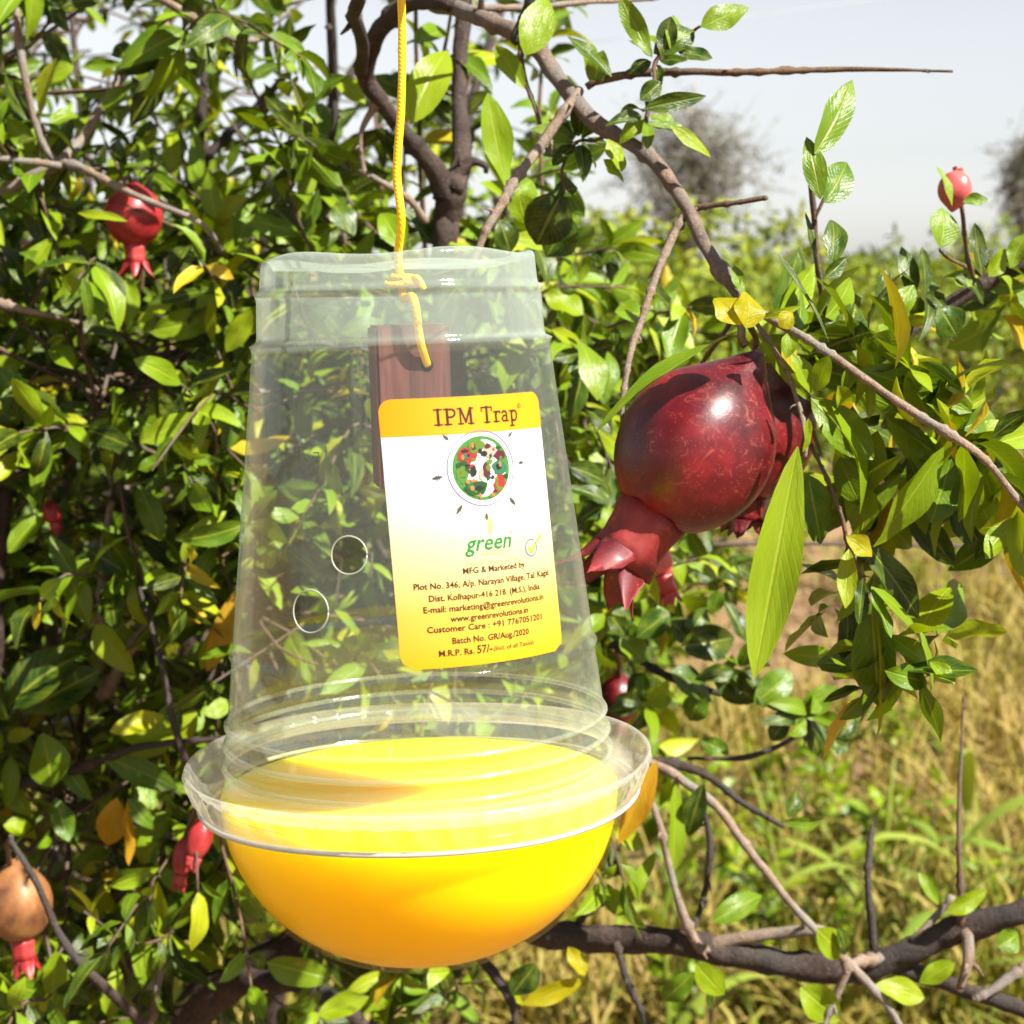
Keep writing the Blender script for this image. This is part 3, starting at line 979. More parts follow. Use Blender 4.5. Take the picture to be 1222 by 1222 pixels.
# ================================================================== the tree that carries the trap and the big fruit
base_a = Vector((P(250, 320, 1.2).x, 1.22, 0))
root_a = empty('pomegranate_tree', base_a, 'sparse pomegranate tree whose long bare branch arches over the trap', 'tree')
bk, tw, gt = M['bark'], M['twig'], M['green_twig']
gx, gy, _ = to_px(base_a + Vector((0, 0, 0.02)))
A = [
    ('trunk', [(gx, gy, to_px(base_a)[2], 30), (210, 1420, 1.2, 28), (215, 1240, 1.18, 26), (285, 1168, 1.14, 22), (390, 1090, 1.1, 20), (500, 900, 1.08, 18), (545, 600, 1.06, 16), (532, 300, 1.0, 15), (531, 262, 1.0, 16), (536, 226, 0.99, 18)], bk, 0.02),
    ('limb', [(531, 240, 0.99, 16), (512, 200, 0.98, 12), (480, 160, 0.97, 10), (448, 112, 0.95, 9.5), (436, 86, 0.94, 10), (446, 50, 0.92, 11), (468, 20, 0.9, 11), (500, 6, 0.88, 9), (540, 8, 0.86, 8.8)], bk, 0.03),
    ('limb', [(515, 5, 0.87, 8.2), (540, 8, 0.86, 9), (580, 26, 0.84, 10), (640, 66, 0.81, 10.5), (690, 108, 0.79, 10), (735, 150, 0.77, 9.5), (770, 182, 0.76, 9), (812, 240, 0.74, 8.5), (850, 294, 0.72, 8), (884, 352, 0.7, 7), (893, 372, 0.7, 6)], M['limb'], 0.04),
    ('limb', [(536, 226, 0.99, 17), (546, 190, 1.0, 12), (546, 120, 1.01, 10), (552, 50, 1.02, 9), (560, -40, 1.03, 8)], bk, 0.03),
    ('branch', [(540, 215, 0.99, 10), (560, 200, 0.99, 6), (580, 206, 0.99, 3)], bk, 0.0),
    ('branch', [(688, 108, 0.79, 6), (662, 146, 0.78, 6.2), (640, 182, 0.775, 5.8), (617, 215, 0.77, 5.6), (597, 248, 0.765, 5.5), (582, 272, 0.76, 5), (571, 300, 0.76, 4.5), (560, 330, 0.76, 4)], tw, 0.12),
    ('branch', [(700, 104, 0.785, 5), (745, 97, 0.78, 5), (800, 91, 0.775, 4.6), (860, 87, 0.77, 4.2), (940, 83, 0.765, 3.6), (1020, 84, 0.76, 2.8), (1090, 85, 0.755, 2.0), (1137, 85, 0.75, 1.6)], gt, 0.22),
    ('branch', [(826, 252, 0.735, 4.5), (850, 247, 0.73, 3.6), (880, 243, 0.725, 3), (912, 237, 0.72, 3)], gt, 0.2),
    ('branch', [(818, 252, 0.735, 6), (800, 282, 0.73, 5), (782, 330, 0.725, 4.6), (772, 370, 0.72, 4.4), (758, 420, 0.715, 4), (748, 470, 0.71, 3.2), (744, 505, 0.71, 2)], tw, 0.14),
    ('branch', [(622, 52, 0.815, 4), (626, 90, 0.81, 3), (640, 135, 0.8, 2.4), (652, 180, 0.8, 1.5)], gt, 0.1),
    ('branch', [(618, 50, 0.815, 6), (628, 20, 0.81, 5), (640, -30, 0.8, 5)], bk, 0.1),
    ('branch', [(540, 10, 0.86, 4), (600, 8, 0.87, 4), (660, 6, 0.88, 3.6), (740, 2, 0.9, 3), (800, -6, 0.92, 2)], tw, 0.1),
    ('branch', [(888, 356, 0.7, 6), (915, 374, 0.69, 5.4), (960, 396, 0.68, 5), (1000, 420, 0.675, 5), (1040, 450, 0.67, 5), (1085, 487, 0.665, 5), (1132, 524, 0.66, 5.4), (1170, 552, 0.66, 4.4), (1222, 605, 0.66, 4), (1260, 640, 0.66, 3)], tw, 0.12),
    ('branch', [(962, 172, 0.74, 2.5), (966, 215, 0.74, 3), (972, 268, 0.745, 4), (976, 320, 0.75, 3.6), (984, 370, 0.76, 3.6), (996, 408, 0.77, 4), (1010, 440, 0.78, 4)], gt, 0.1),
    ('branch', [(972, 268, 0.745, 3), (980, 252, 0.743, 2.5), (986, 236, 0.742, 2)], gt, 0.0),
    ('branch', [(1262, 288, 0.86, 11), (1215, 316, 0.86, 10), (1160, 348, 0.86, 9), (1110, 382, 0.86, 8.5), (1062, 418, 0.85, 8), (1020, 446, 0.8, 5), (990, 420, 0.77, 3)], bk, 0.05),
    ('branch', [(893, 374, 0.7, 4.2), (890, 392, 0.7, 4.6), (890, 412, 0.7, 5.5)], tw, 0.0),
    ('branch', [(900, 378, 0.7, 3), (935, 430, 0.69, 3), (955, 480, 0.685, 3), (962, 520, 0.68, 3), (960, 545, 0.68, 2)], tw, 0.1),
    ('branch', [(968, 530, 0.69, 2.4), (990, 575, 0.69, 2.6), (1006, 620, 0.69, 3), (1014, 655, 0.69, 2.6), (1032, 700, 0.69, 2.6), (1046, 740, 0.69, 2)], gt, 0.1),
    ('branch', [(962, 505, 0.685, 2.5), (966, 522, 0.69, 2.5), (975, 545, 0.69, 2)], gt, 0.1),
    # low twigs behind the bowl
    ('branch', [(730, 770, 1.06, 5), (790, 805, 1.05, 4.5), (850, 828, 1.04, 4), (920, 846, 1.03, 4), (970, 868, 1.02, 4.5), (1012, 888, 1.01, 4)], bk, 0.1),
    ('branch', [(965, 866, 1.02, 3), (930, 888, 1.02, 3), (885, 902, 1.02, 3.5), (820, 905, 1.02, 2)], bk, 0.1),
    ('branch', [(760, 905, 1.0, 6), (800, 925, 0.99, 6), (850, 962, 0.98, 5.5), (890, 1015, 0.97, 5.2), (930, 1062, 0.96, 5), (975, 1115, 0.95, 5), (1012, 1156, 0.94, 5.5), (1050, 1195, 0.94, 4.5), (1075, 1230, 0.94, 4)], tw, 0.06),
    ('branch', [(770, 915, 1.0, 6), (820, 918, 1.0, 6), (850, 930, 1.0, 5), (885, 958, 0.99, 3.6), (935, 986, 0.98, 3)], bk, 0.1),
    ('branch', [(770, 950, 0.98, 4), (785, 1000, 0.98, 4.5), (806, 1060, 0.98, 4.6), (830, 1110, 0.98, 6), (845, 1130, 0.98, 6)], tw, 0.08),
    ('branch', [(838, 960, 1.0, 3), (842, 1010, 1.0, 4), (838, 1070, 1.0, 3.5), (828, 1110, 0.99, 3)], bk, 0.05),
    ('limb', [(480, 1010, 1.1, 12), (560, 1075, 1.08, 14), (640, 1108, 1.05, 16), (720, 1122, 1.03, 17), (800, 1130, 1.01, 17), (880, 1142, 1.0, 17), (960, 1152, 0.99, 17), (1030, 1152, 0.98, 16), (1090, 1132, 0.97, 16), (1150, 1108, 0.96, 16), (1222, 1085, 0.95, 15), (1300, 1060, 0.94, 12)], bk, 0.02),
    ('branch', [(850, 1128, 1.0, 9), (900, 1118, 0.99, 8), (960, 1112, 0.98, 7), (985, 1115, 0.98, 5)], tw, 0.05),
    ('branch', [(1060, 1150, 0.98, 11), (1110, 1168, 0.97, 10), (1160, 1184, 0.96, 10), (1230, 1208, 0.95, 9), (1290, 1230, 0.95, 8)], bk, 0.03),
    ('branch', [(1043, 1150, 0.98, 5), (1040, 1080, 0.98, 4.6), (1042, 1020, 0.99, 4), (1043, 985, 1.0, 2)], bk, 0.1),
    ('branch', [(1085, 1128, 0.97, 5), (1110, 1098, 0.97, 4.6), (1136, 1068, 0.97, 4)], tw, 0.1),
    ('branch', [(1150, 1110, 0.96, 7), (1146, 1060, 0.96, 4), (1144, 1000, 0.96, 3), (1148, 900, 0.97, 2), (1150, 830, 0.98, 1.5)], gt, 0.1),
    ('branch', [(1150, 1112, 0.955, 8), (1152, 1150, 0.95, 6), (1146, 1180, 0.95, 4)], tw, 0.1),
    ('branch', [(1225, 1150, 0.95, 6), (1190, 1175, 0.95, 6), (1165, 1190, 0.95, 4)], tw, 0.1),
    ('branch', [(1012, 1156, 0.94, 6), (1000, 1190, 0.94, 4.5), (985, 1228, 0.94, 4)], tw, 0.1),
    ('branch', [(1016, 1150, 0.94, 6), (1035, 1142, 0.95, 7), (1052, 1140, 0.97, 6)], tw, 0.1),
    ('branch', [(735, 1125, 1.02, 5), (748, 1165, 1.02, 4.5), (770, 1205, 1.02, 4), (780, 1240, 1.02, 4)], bk, 0.1),
    ('branch', [(560, 1120, 1.07, 5), (590, 1160, 1.06, 7), (612, 1195, 1.05, 5), (618, 1230, 1.05, 5)], bk, 0.05),
    ('branch', [(690, 1100, 1.04, 4), (715, 1078, 1.04, 5), (760, 1062, 1.04, 4)], bk, 0.1),
    ('branch', [(285, 1168, 1.13, 16), (340, 1168, 1.1, 13), (400, 1196, 1.08, 10), (440, 1240, 1.08, 8)], bk, 0.05),
    # the bough above the frame that the string is tied to
    ('limb', [(436, 86, 0.94, 8), (425, 40, 0.86, 8), (430, -20, 0.74, 9), (450, -62, 0.63, 11), (476, -78, 0.575, 12), (540, -90, 0.545, 11), (640, -110, 0.52, 8)], bk, 0.03),
    # stalks of the small fruits and of leaf bunches
    ('branch', [(1146, 246, 0.80, 2.5), (1150, 275, 0.81, 2.6), (1152, 305, 0.83, 3), (1160, 345, 0.86, 3.5)], gt, 0.1),
    ('branch', [(1122, 297, 0.78, 2), (1136, 312, 0.80, 2.2), (1153, 322, 0.84, 2.6)], gt, 0.0),
    ('branch', [(893, 378, 0.70, 4), (905, 405, 0.73, 4), (901, 432, 0.76, 5)], tw, 0.0),
    ('branch', [(738, 810, 1.12, 3), (740, 790, 1.1, 3), (742, 775, 1.06, 3)], gt, 0.0),
    ('branch', [(783, 651, 0.88, 3), (776, 610, 0.87, 3), (790, 540, 0.86, 3), (840, 430, 0.8, 3), (880, 352, 0.71, 3)], gt, 0.0),
    ('branch', [(766, 178, 0.76, 4), (772, 138, 0.76, 3), (782, 100, 0.76, 2.6), (785, 72, 0.765, 2.4), (812, 50, 0.76, 2), (838, 31, 0.75, 1.6)], gt, 0.1),
    ('branch', [(735, 150, 0.77, 3), (712, 164, 0.79, 2.4), (690, 168, 0.80, 2.2), (672, 200, 0.80, 2), (676, 232, 0.80, 2)], gt, 0.1),
    # upper left boughs
    ('branch', [(448, 112, 0.95, 6), (430, 160, 0.96, 3), (440, 210, 0.97, 3)], tw, 0.1),
    ('branch', [(420, 198, 0.98, 3), (455, 215, 0.97, 3.5), (490, 235, 0.97, 5), (510, 262, 0.98, 4)], tw, 0.1),
]
for nm, sp, mt, nd in A:
    branch(nm, sp, mt, root_a, nd, sides=10 if nm != 'branch' else 8)

RIGHTL = [
    # round the big fruit and along the pale branch
    (952, 533, 899, 810, 58, 'L', 12, -0.006, 0.0, 11), (964, 566, 982, 652, 42, 'M', 20, 0, 0.012), (1027, 441, 1168, 488, 46, 'M', 10, 0, 0.01), (1037, 462, 1124, 534, 36, 'M', -35, 0, 0.015),
    (1146, 512, 1226, 480, 32, 'M', 20), (1148, 522, 1228, 498, 24, 'L', -50), (1150, 530, 1205, 556, 34, 'D', 20, 0, 0.015),
    (1126, 534, 1048, 656, 44, 'L', -18, 0, -0.005), (1136, 548, 1110, 624, 46, 'M', 15, 0, 0.012), (1172, 556, 1202, 640, 46, 'L', 25), (1150, 556, 1172, 610, 40, 'D', -25, 0, 0.012),
    (970, 476, 1100, 578, 40, 'L', -38, 0, 0.0), (968, 474, 1042, 548, 44, 'M', 28, 0, 0.014), (1002, 545, 1028, 612, 34, 'M', 40, 0, 0.02),
    (967, 470, 951, 420, 26, 'L'), (972, 468, 990, 424, 24, 'L'), (905, 402, 966, 478, 15, 'L', 40), (998, 428, 1074, 440, 26, 'L', -40), (1036, 500, 1041, 456, 15, 'L'),
    (1000, 460, 1020, 500, 24, 'L', 20), (1010, 440, 1016, 476, 20, 'M'), (945, 395, 938, 425, 20, 'L'), (930, 390, 950, 372, 22, 'Y'),
    (884, 394, 692, 482, 30, 'M', 66, -0.012, -0.016, 3), (884, 388, 858, 342, 40, 'Y', 0, 0, -0.02), (890, 392, 905, 340, 40, 'Y', 18, 0, -0.02), (905, 378, 962, 372, 12, 'L', 50),
    (886, 352, 876, 318, 16, 'M'), (958, 540, 968, 500, 14, 'L', 40), (962, 548, 946, 560, 16, 'L', 50),
    # hanging cluster under the node
    (1026, 640, 1114, 742, 38, 'D', 15, 0, 0.012), (1040, 700, 1182, 794, 36, 'L', -38), (1013, 655, 1008, 724, 22, 'L', 30), (1010, 640, 1042, 664, 26, 'Y', 10, 0, -0.01),
    (1040, 718, 1048, 882, 50, 'M', 30, 0, 0.01), (1060, 758, 1110, 792, 26, 'L', 20), (1078, 798, 1168, 802, 32, 'D', -30), (935, 780, 1006, 786, 26, 'L', 15, 0, 0.1), (1040, 700, 1062, 762, 22, 'M'),
    (1046, 740, 1060, 880, 24, 'L', -40), (1030, 690, 1024, 745, 20, 'D'), (1110, 790, 1140, 815, 20, 'L'), (1056, 800, 1105, 815, 30, 'M', 20), (1020, 730, 1000, 760, 18, 'D', 0, 0, 0.05),
    # upright shoot
    (972, 184, 1032, 90, 38, 'M', 22), (979, 238, 966, 153, 27, 'M', -25), (984, 242, 1024, 184, 38, 'M', 10), (993, 316, 1003, 238, 28, 'D', -10), (976, 318, 959, 254, 14, 'D', 40), (984, 332, 1014, 306, 20, 'D'),
    (989, 408, 938, 298, 16, 'D', 48), (1000, 410, 1040, 352, 46, 'D', 10, 0, 0.05), (1006, 420, 1010, 362, 50, 'D', -20, 0, 0.04), (990, 400, 1036, 390, 40, 'D', 20, 0, 0.06),
    (1060, 392, 1092, 332, 26, 'M', -20, 0, 0.08), (1088, 356, 1086, 286, 26, 'D', 0, 0, 0.09), (1104, 350, 1104, 294, 18, 'D', 25, 0, 0.09), (1050, 372, 1062, 320, 26, 'D', 0, 0, 0.09),
    (1122, 296, 1136, 243, 38, 'M', 12, 0, 0.10), (1163, 266, 1171, 330, 22, 'D', 10, 0, 0.10), (1136, 246, 1130, 192, 13, 'L', 20, 0, 0.08), (1149, 241, 1180, 236, 16, 'M', 0, 0, 0.10),
    (1120, 366, 1146, 400, 40, 'D', 10, 0, 0.1), (1140, 330, 1195, 350, 22, 'D', -10, 0, 0.1), (1160, 342, 1130, 318, 24, 'M', 0, 0, 0.1), (1180, 330, 1205, 296, 26, 'L', 20, 0, 0.1), (1205, 320, 1222, 280, 24, 'M', 0, 0, 0.1),
    (1090, 390, 1060, 400, 28, 'D', 0, 0, 0.1), (1195, 330, 1222, 352, 26, 'L', -30, 0, 0.12),
    # top edge, right of the string
    (490, 148, 538, 26, 46, 'L', -8, 0, 0.2), (626, 66, 662, -14, 42, 'L', 8, 0, 0.1), (604, 226, 580, 112, 36, 'L', 15, 0, 0.18), (626, 106, 592, 52, 26, 'L', -10, 0, 0.12), (672, 228, 638, 292, 58, 'D', 5, 0, 0.12),
    (684, 262, 648, 304, 50, 'D', 20, 0, 0.13), (612, 240, 640, 205, 36, 'M', 0, 0, 0.2), (596, 262, 612, 300, 30, 'D', 0, 0, 0.2), (620, 232, 628, 268, 30, 'L', 20, 0, 0.16), (660, 232, 690, 222, 26, 'D', 0, 0, 0.12),
    (730, 92, 684, 34, 24, 'D', 25, 0, 0.06), (776, 66, 740, -4, 24, 'M', -20, 0, 0.06), (780, 64, 832, 28, 36, 'D', 0, 0, 0.06), (836, 32, 896, 4, 32, 'M', 5, 0, 0.06), (800, 60, 820, 8, 26, 'M', 20, 0, 0.06), (790, 70, 800, 20, 24, 'D', 0, 0, 0.06),
    (808, 60, 850, 70, 18, 'D', 20, 0, 0.06), (768, 130, 845, 112, 22, 'D', 15, 0, 0.05), (772, 148, 828, 158, 26, 'M', -25, 0, 0.06), (800, 150, 852, 184, 18, 'L', 10, 0, 0.05), (764, 120, 790, 96, 24, 'D', 10, 0, 0.05),
    (742, 205, 730, 162, 26, 'L', 20, 0, 0.07), (720, 190, 748, 214, 22, 'L', -20, 0, 0.07), (720, 60, 704, 100, 28, 'M', 30, 0, 0.1), (700, 50, 716, 90, 22, 'L', 0, 0, 0.1),
    (650, 350, 696, 376, 36, 'L', 0, 0, 0.3), (713, 478, 708, 388, 36, 'M', 10, 0, 0.2), (724, 470, 745, 410, 20, 'M', 20, 0, 0.22), (678, 556, 738, 574, 26, 'D', 10, 0, 0.2), (676, 582, 734, 590, 24, 'D', -20, 0, 0.22),
    (680, 500, 696, 444, 26, 'D', 10, 0, 0.22), (730, 520, 700, 470, 24, 'D', 0, 0, 0.22),
    # low right
    (850, 1100, 922, 1058, 30, 'M', -10, 0, 0.26), (856, 1096, 900, 1066, 26, 'L', 30, 0, 0.27), (975, 1108, 1022, 1152, 34, 'L', 10, 0, 0.25), (1000, 1106, 1022, 1148, 16, 'D', 0, 0, 0.25), (955, 1178, 1006, 1220, 42, 'L', 15, 0, 0.26), (1044, 1176, 1108, 1186, 30, 'L', -20, 0, 0.26),
    (830, 1150, 870, 1195, 30, 'L', 20, 0, 0.26), (828, 1160, 790, 1200, 28, 'M', 0, 0, 0.26), (850, 1170, 862, 1220, 30, 'D', 0, 0, 0.28), (678, 1130, 698, 1164, 22, 'Y', 0, 0, 0.3), (622, 1198, 698, 1172, 24, 'Y', 10, 0, 0.3), (640, 1150, 610, 1190, 34, 'D', 0, 0, 0.3),
    (784, 908, 738, 1010, 30, 'O', 5, 0, 0.2), (735, 1092, 788, 1018, 18, 'L', 0, 0, 0.3), (802, 1045, 812, 925, 26, 'L', 10, 0, 0.3), (840, 935, 818, 1000, 26, 'D', 25, 0, 0.3), (1120, 1080, 1100, 1040, 18, 'M', 0, 0, 0.3), (1190, 1130, 1225, 1112, 30, 'M', 0, 0, 0.24),
    (1140, 1150, 1095, 1170, 26, 'L', 30, 0, 0.27), (935, 980, 1000, 990, 18, 'M', 30, 0, 0.28), (940, 975, 958, 940, 20, 'D', 0, 0, 0.28), (1130, 1090, 1180, 1062, 22, 'L', 0, 0, 0.27),
    # dark leafy twig behind the big fruit and the bowl
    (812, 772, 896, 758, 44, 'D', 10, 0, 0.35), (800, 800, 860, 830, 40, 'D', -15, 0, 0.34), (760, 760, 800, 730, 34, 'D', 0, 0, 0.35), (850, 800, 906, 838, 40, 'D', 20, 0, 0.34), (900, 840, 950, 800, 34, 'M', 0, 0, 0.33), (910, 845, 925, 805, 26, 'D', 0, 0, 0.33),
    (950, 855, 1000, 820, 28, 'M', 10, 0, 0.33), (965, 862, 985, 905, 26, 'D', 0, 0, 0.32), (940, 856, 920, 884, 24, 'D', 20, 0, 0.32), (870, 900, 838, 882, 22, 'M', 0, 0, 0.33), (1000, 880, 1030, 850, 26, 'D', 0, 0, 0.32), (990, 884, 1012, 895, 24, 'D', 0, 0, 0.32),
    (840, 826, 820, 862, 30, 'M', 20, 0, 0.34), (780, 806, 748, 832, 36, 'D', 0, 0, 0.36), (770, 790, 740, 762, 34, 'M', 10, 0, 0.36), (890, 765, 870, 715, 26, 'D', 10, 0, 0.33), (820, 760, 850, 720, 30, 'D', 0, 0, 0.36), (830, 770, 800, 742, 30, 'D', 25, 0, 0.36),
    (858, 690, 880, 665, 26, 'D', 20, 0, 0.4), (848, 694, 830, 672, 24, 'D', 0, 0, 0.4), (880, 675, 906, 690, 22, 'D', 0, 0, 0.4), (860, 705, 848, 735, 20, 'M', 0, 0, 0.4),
]
for s in RIGHTL:
    hero_leaf(s, root_a, 0.68)
# dark whorl over the cup's shoulder
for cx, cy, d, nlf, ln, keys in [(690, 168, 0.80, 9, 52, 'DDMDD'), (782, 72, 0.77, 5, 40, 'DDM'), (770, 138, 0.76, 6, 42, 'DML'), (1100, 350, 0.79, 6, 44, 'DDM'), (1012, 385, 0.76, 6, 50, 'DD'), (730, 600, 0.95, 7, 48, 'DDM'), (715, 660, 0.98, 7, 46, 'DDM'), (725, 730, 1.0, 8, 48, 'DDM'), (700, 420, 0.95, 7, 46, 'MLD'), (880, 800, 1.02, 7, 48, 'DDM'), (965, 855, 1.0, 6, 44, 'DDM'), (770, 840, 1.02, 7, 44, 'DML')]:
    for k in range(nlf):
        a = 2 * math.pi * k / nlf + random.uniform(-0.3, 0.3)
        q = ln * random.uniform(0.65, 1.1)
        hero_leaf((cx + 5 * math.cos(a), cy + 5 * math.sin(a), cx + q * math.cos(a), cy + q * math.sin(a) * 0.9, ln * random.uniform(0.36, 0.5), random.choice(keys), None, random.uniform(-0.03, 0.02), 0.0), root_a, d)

SH = [((905, 380, .70), (950, 405, .72)), ((1000, 420, .68), (1045, 398, .70)), ((1040, 450, .67), (1095, 428, .69)), ((1085, 487, .67), (1128, 462, .68)), ((1132, 524, .66), (1190, 528, .68)), ((985, 560, .70), (1035, 605, .73)),
      ((1170, 552, .66), (1215, 585, .68)), ((1046, 735, .69), (1075, 800, .70)), ((1014, 655, .69), (1044, 684, .71)), ((970, 480, .70), (1005, 520, .73)), ((1110, 500, .67), (1150, 470, .71)), ((1062, 418, .85), (1090, 380, .83)), ((1160, 348, .86), (1200, 310, .86)), ((1215, 316, .86), (1190, 380, .88)), ((940, 390, .69), (985, 378, .72)), ((1200, 590, .66), (1222, 650, .70)), ((1140, 540, .68), (1130, 600, .73))]
ex = []
SH += [((a[0] + random.uniform(-25, 25), a[1] + random.uniform(-18, 18), a[2] + 0.03), (b[0] + random.uniform(-40, 40), b[1] + random.uniform(-40, 50), b[2] + random.uniform(0.02, 0.08))) for a, b in SH[::3]]
SH += [((1010, 470, .70), (985, 520, .72)), ((1060, 480, .69), (1040, 540, .72)), ((1090, 510, .68), (1080, 570, .71)), ((960, 430, .71), (1000, 455, .74)), ((940, 410, .71), (960, 450, .74)), ((1040, 560, .72), (1075, 610, .74)), ((1020, 690, .70), (985, 730, .74)), ((1050, 770, .70), (1030, 830, .72)), ((1080, 770, .70), (1130, 760, .73))]
for a, b in SH:
    A3, B3 = P(*a), P(*b)
    shoot_leaves([A3, A3.lerp(B3, 0.5) + rvec(0.003), B3], ex, step=0.013, lmin=0.020, lmax=0.040, start=0.2, cluster=0.0, tone=0.16)
ex = [r for r in ex if not (math.hypot(to_px(r[0] + r[1] * r[3] * 0.5)[0] - 935, to_px(r[0] + r[1] * r[3] * 0.5)[1] - 515) < 52 + r[3] * 900)]
random.shuffle(ex)
na_ = sum(1 for o in root_a.children if o.name.startswith('leaf'))
for b, a, n, ln, wd, rd in ex[:max(0, 298 - na_)]:
    add_leaf(b, b + a.normalized() * ln, wd * 1.3, M['L' if rd > 0.68 else 'M'], root_a, n)
if len(ex) > 298 - na_:
    tag(leaves_mesh('foliage', ex[max(0, 298 - na_):], M['XS'], root_a), kind='stuff')

# horizontal wire behind the right-hand leaves
wp = [P(640 + 660 * i / 10, 650 + 1.5 * math.sin(i), 1.35) for i in range(11)]
V, F = tube_data(catmull(wp, 3), [0.0017] * 31, 6)
tag(mesh_obj('trellis_wire', V, F, plain_mat('rusty_wire', (0.07, 0.045, 0.04), 0.7)), 'thin dark horizontal wire passing behind the hanging lime leaves', 'wire')


# ================================================================== pomegranates
def rind_mat(name, c_deep, c_red, c_pink, russet=0.5, rough=0.26):
    m, nt, N, L, out = new_mat(name)
    tc = N.new('ShaderNodeTexCoord')
    n1 = N.new('ShaderNodeTexNoise'); n1.inputs['Scale'].default_value = 38; n1.inputs['Detail'].default_value = 6; n1.inputs['Roughness'].default_value = 0.6
    n2 = N.new('ShaderNodeTexNoise'); n2.inputs['Scale'].default_value = 150; n2.inputs['Detail'].default_value = 6; n2.inputs['Roughness'].default_value = 0.7; n2.inputs['Distortion'].default_value = 1.2
    n3 = N.new('ShaderNodeTexVoronoi'); n3.inputs['Scale'].default_value = 520
    for n in (n1, n2, n3):
        L.new(tc.outputs['Object'], n.inputs['Vector'])
    r = ramp(N, [(0.32, c_deep), (0.52, c_red), (0.72, c_pink)])
    L.new(n1.outputs['Fac'], r.inputs[0])
    scr = N.new('ShaderNodeMapRange'); scr.inputs['From Min'].default_value = 0.56; scr.inputs['From Max'].default_value = 0.70; scr.inputs['To Max'].default_value = russet
    L.new(n2.outputs['Fac'], scr.inputs['Value'])
    c = mixc(N, L, scr.outputs[0], r.outputs[0], (0.36, 0.085, 0.055))
    dots = N.new('ShaderNodeMapRange'); dots.inputs['From Min'].default_value = 0.10; dots.inputs['From Max'].default_value = 0.22; dots.inputs['To Min'].default_value = 0.30; dots.inputs['To Max'].default_value = 0.0
    L.new(n3.outputs['Distance'], dots.inputs['Value'])
    c = mixc(N, L, dots.outputs[0], c, (0.34, 0.075, 0.05))
    bs = N.new('ShaderNodeBsdfPrincipled')
    L.new(c, bs.inputs['Base Color'])
    rr = N.new('ShaderNodeMapRange'); rr.inputs['To Min'].default_value = rough - 0.03; rr.inputs['To Max'].default_value = rough + 0.22
    L.new(n2.outputs['Fac'], rr.inputs['Value']); L.new(rr.outputs[0], bs.inputs['Roughness'])
    bs.inputs['Specular IOR Level'].default_value = 0.42
    bs.inputs['Coat Weight'].default_value = 0.08
    bs.inputs['Coat Roughness'].default_value = 0.22
    b = N.new('ShaderNodeBump'); b.inputs['Strength'].default_value = 0.22; b.inputs['Distance'].default_value = 0.0009
    hh = mathn(N, L, 'ADD', mathn(N, L, 'MULTIPLY', n1.outputs['Fac'], 1.5), mathn(N, L, 'MULTIPLY', n2.outputs['Fac'], 0.8))
    L.new(hh, b.inputs['Height']); L.new(b.outputs[0], bs.inputs['Normal'])
    L.new(bs.outputs[0], out.inputs[0])
    return m


RED = rind_mat('pomegranate_rind', (0.030, 0.001, 0.003), (0.085, 0.0022, 0.006), (0.19, 0.009, 0.013), 0.42, 0.30)
REDB = rind_mat('pomegranate_rind_scarlet', (0.17, 0.008, 0.010), (0.28, 0.016, 0.018), (0.36, 0.05, 0.042), 0.35, 0.34)
CROWN = rind_mat('pomegranate_crown', (0.05, 0.002, 0.005), (0.13, 0.005, 0.008), (0.24, 0.022, 0.016), 0.5, 0.5)
PINK = rind_mat('pomegranate_rind_pink', (0.36, 0.05, 0.05), (0.44, 0.08, 0.075), (0.50, 0.15, 0.11), 0.1)
BROWN = rind_mat('pomegranate_rind_spoiled', (0.06, 0.02, 0.010), (0.20, 0.085, 0.025), (0.34, 0.18, 0.07), 0.8, 0.45)


def lathe(prof, seg=40, mod=None, cap0=True, cap1=True):
    """prof: (r, z) list; mod(angle, j, r, z) -> (r, z)"""
    V, F = [], []
    for j, (r, z) in enumerate(prof):
        for k in range(seg):
            a = 2 * math.pi * k / seg
            rr, zz = mod(a, j, r, z) if mod else (r, z)
            V.append((rr * math.cos(a), rr * math.sin(a), zz))
    for j in range(len(prof) - 1):
        for k in range(seg):
            a, b = j * seg + k, j * seg + (k + 1) % seg
            F.append((a, b, b + seg, a + seg))
    if cap0:
        F.append(tuple(reversed(range(seg))))
    if cap1:
        F.append(tuple((len(prof) - 1) * seg + k for k in range(seg)))
    return V, F


def local_obj(name, V, F, mat, mw, parent):
    me = bpy.data.meshes.new(name)
    me.from_pydata([tuple(v) for v in V], [], F)
    me.polygons.foreach_set('use_smooth', [True] * len(me.polygons))
    me.materials.append(mat)
    me.update()
    o = bpy.data.objects.new(name, me)
    COL.objects.link(o)
    o.matrix_basis = mw
    return attach(o, parent)


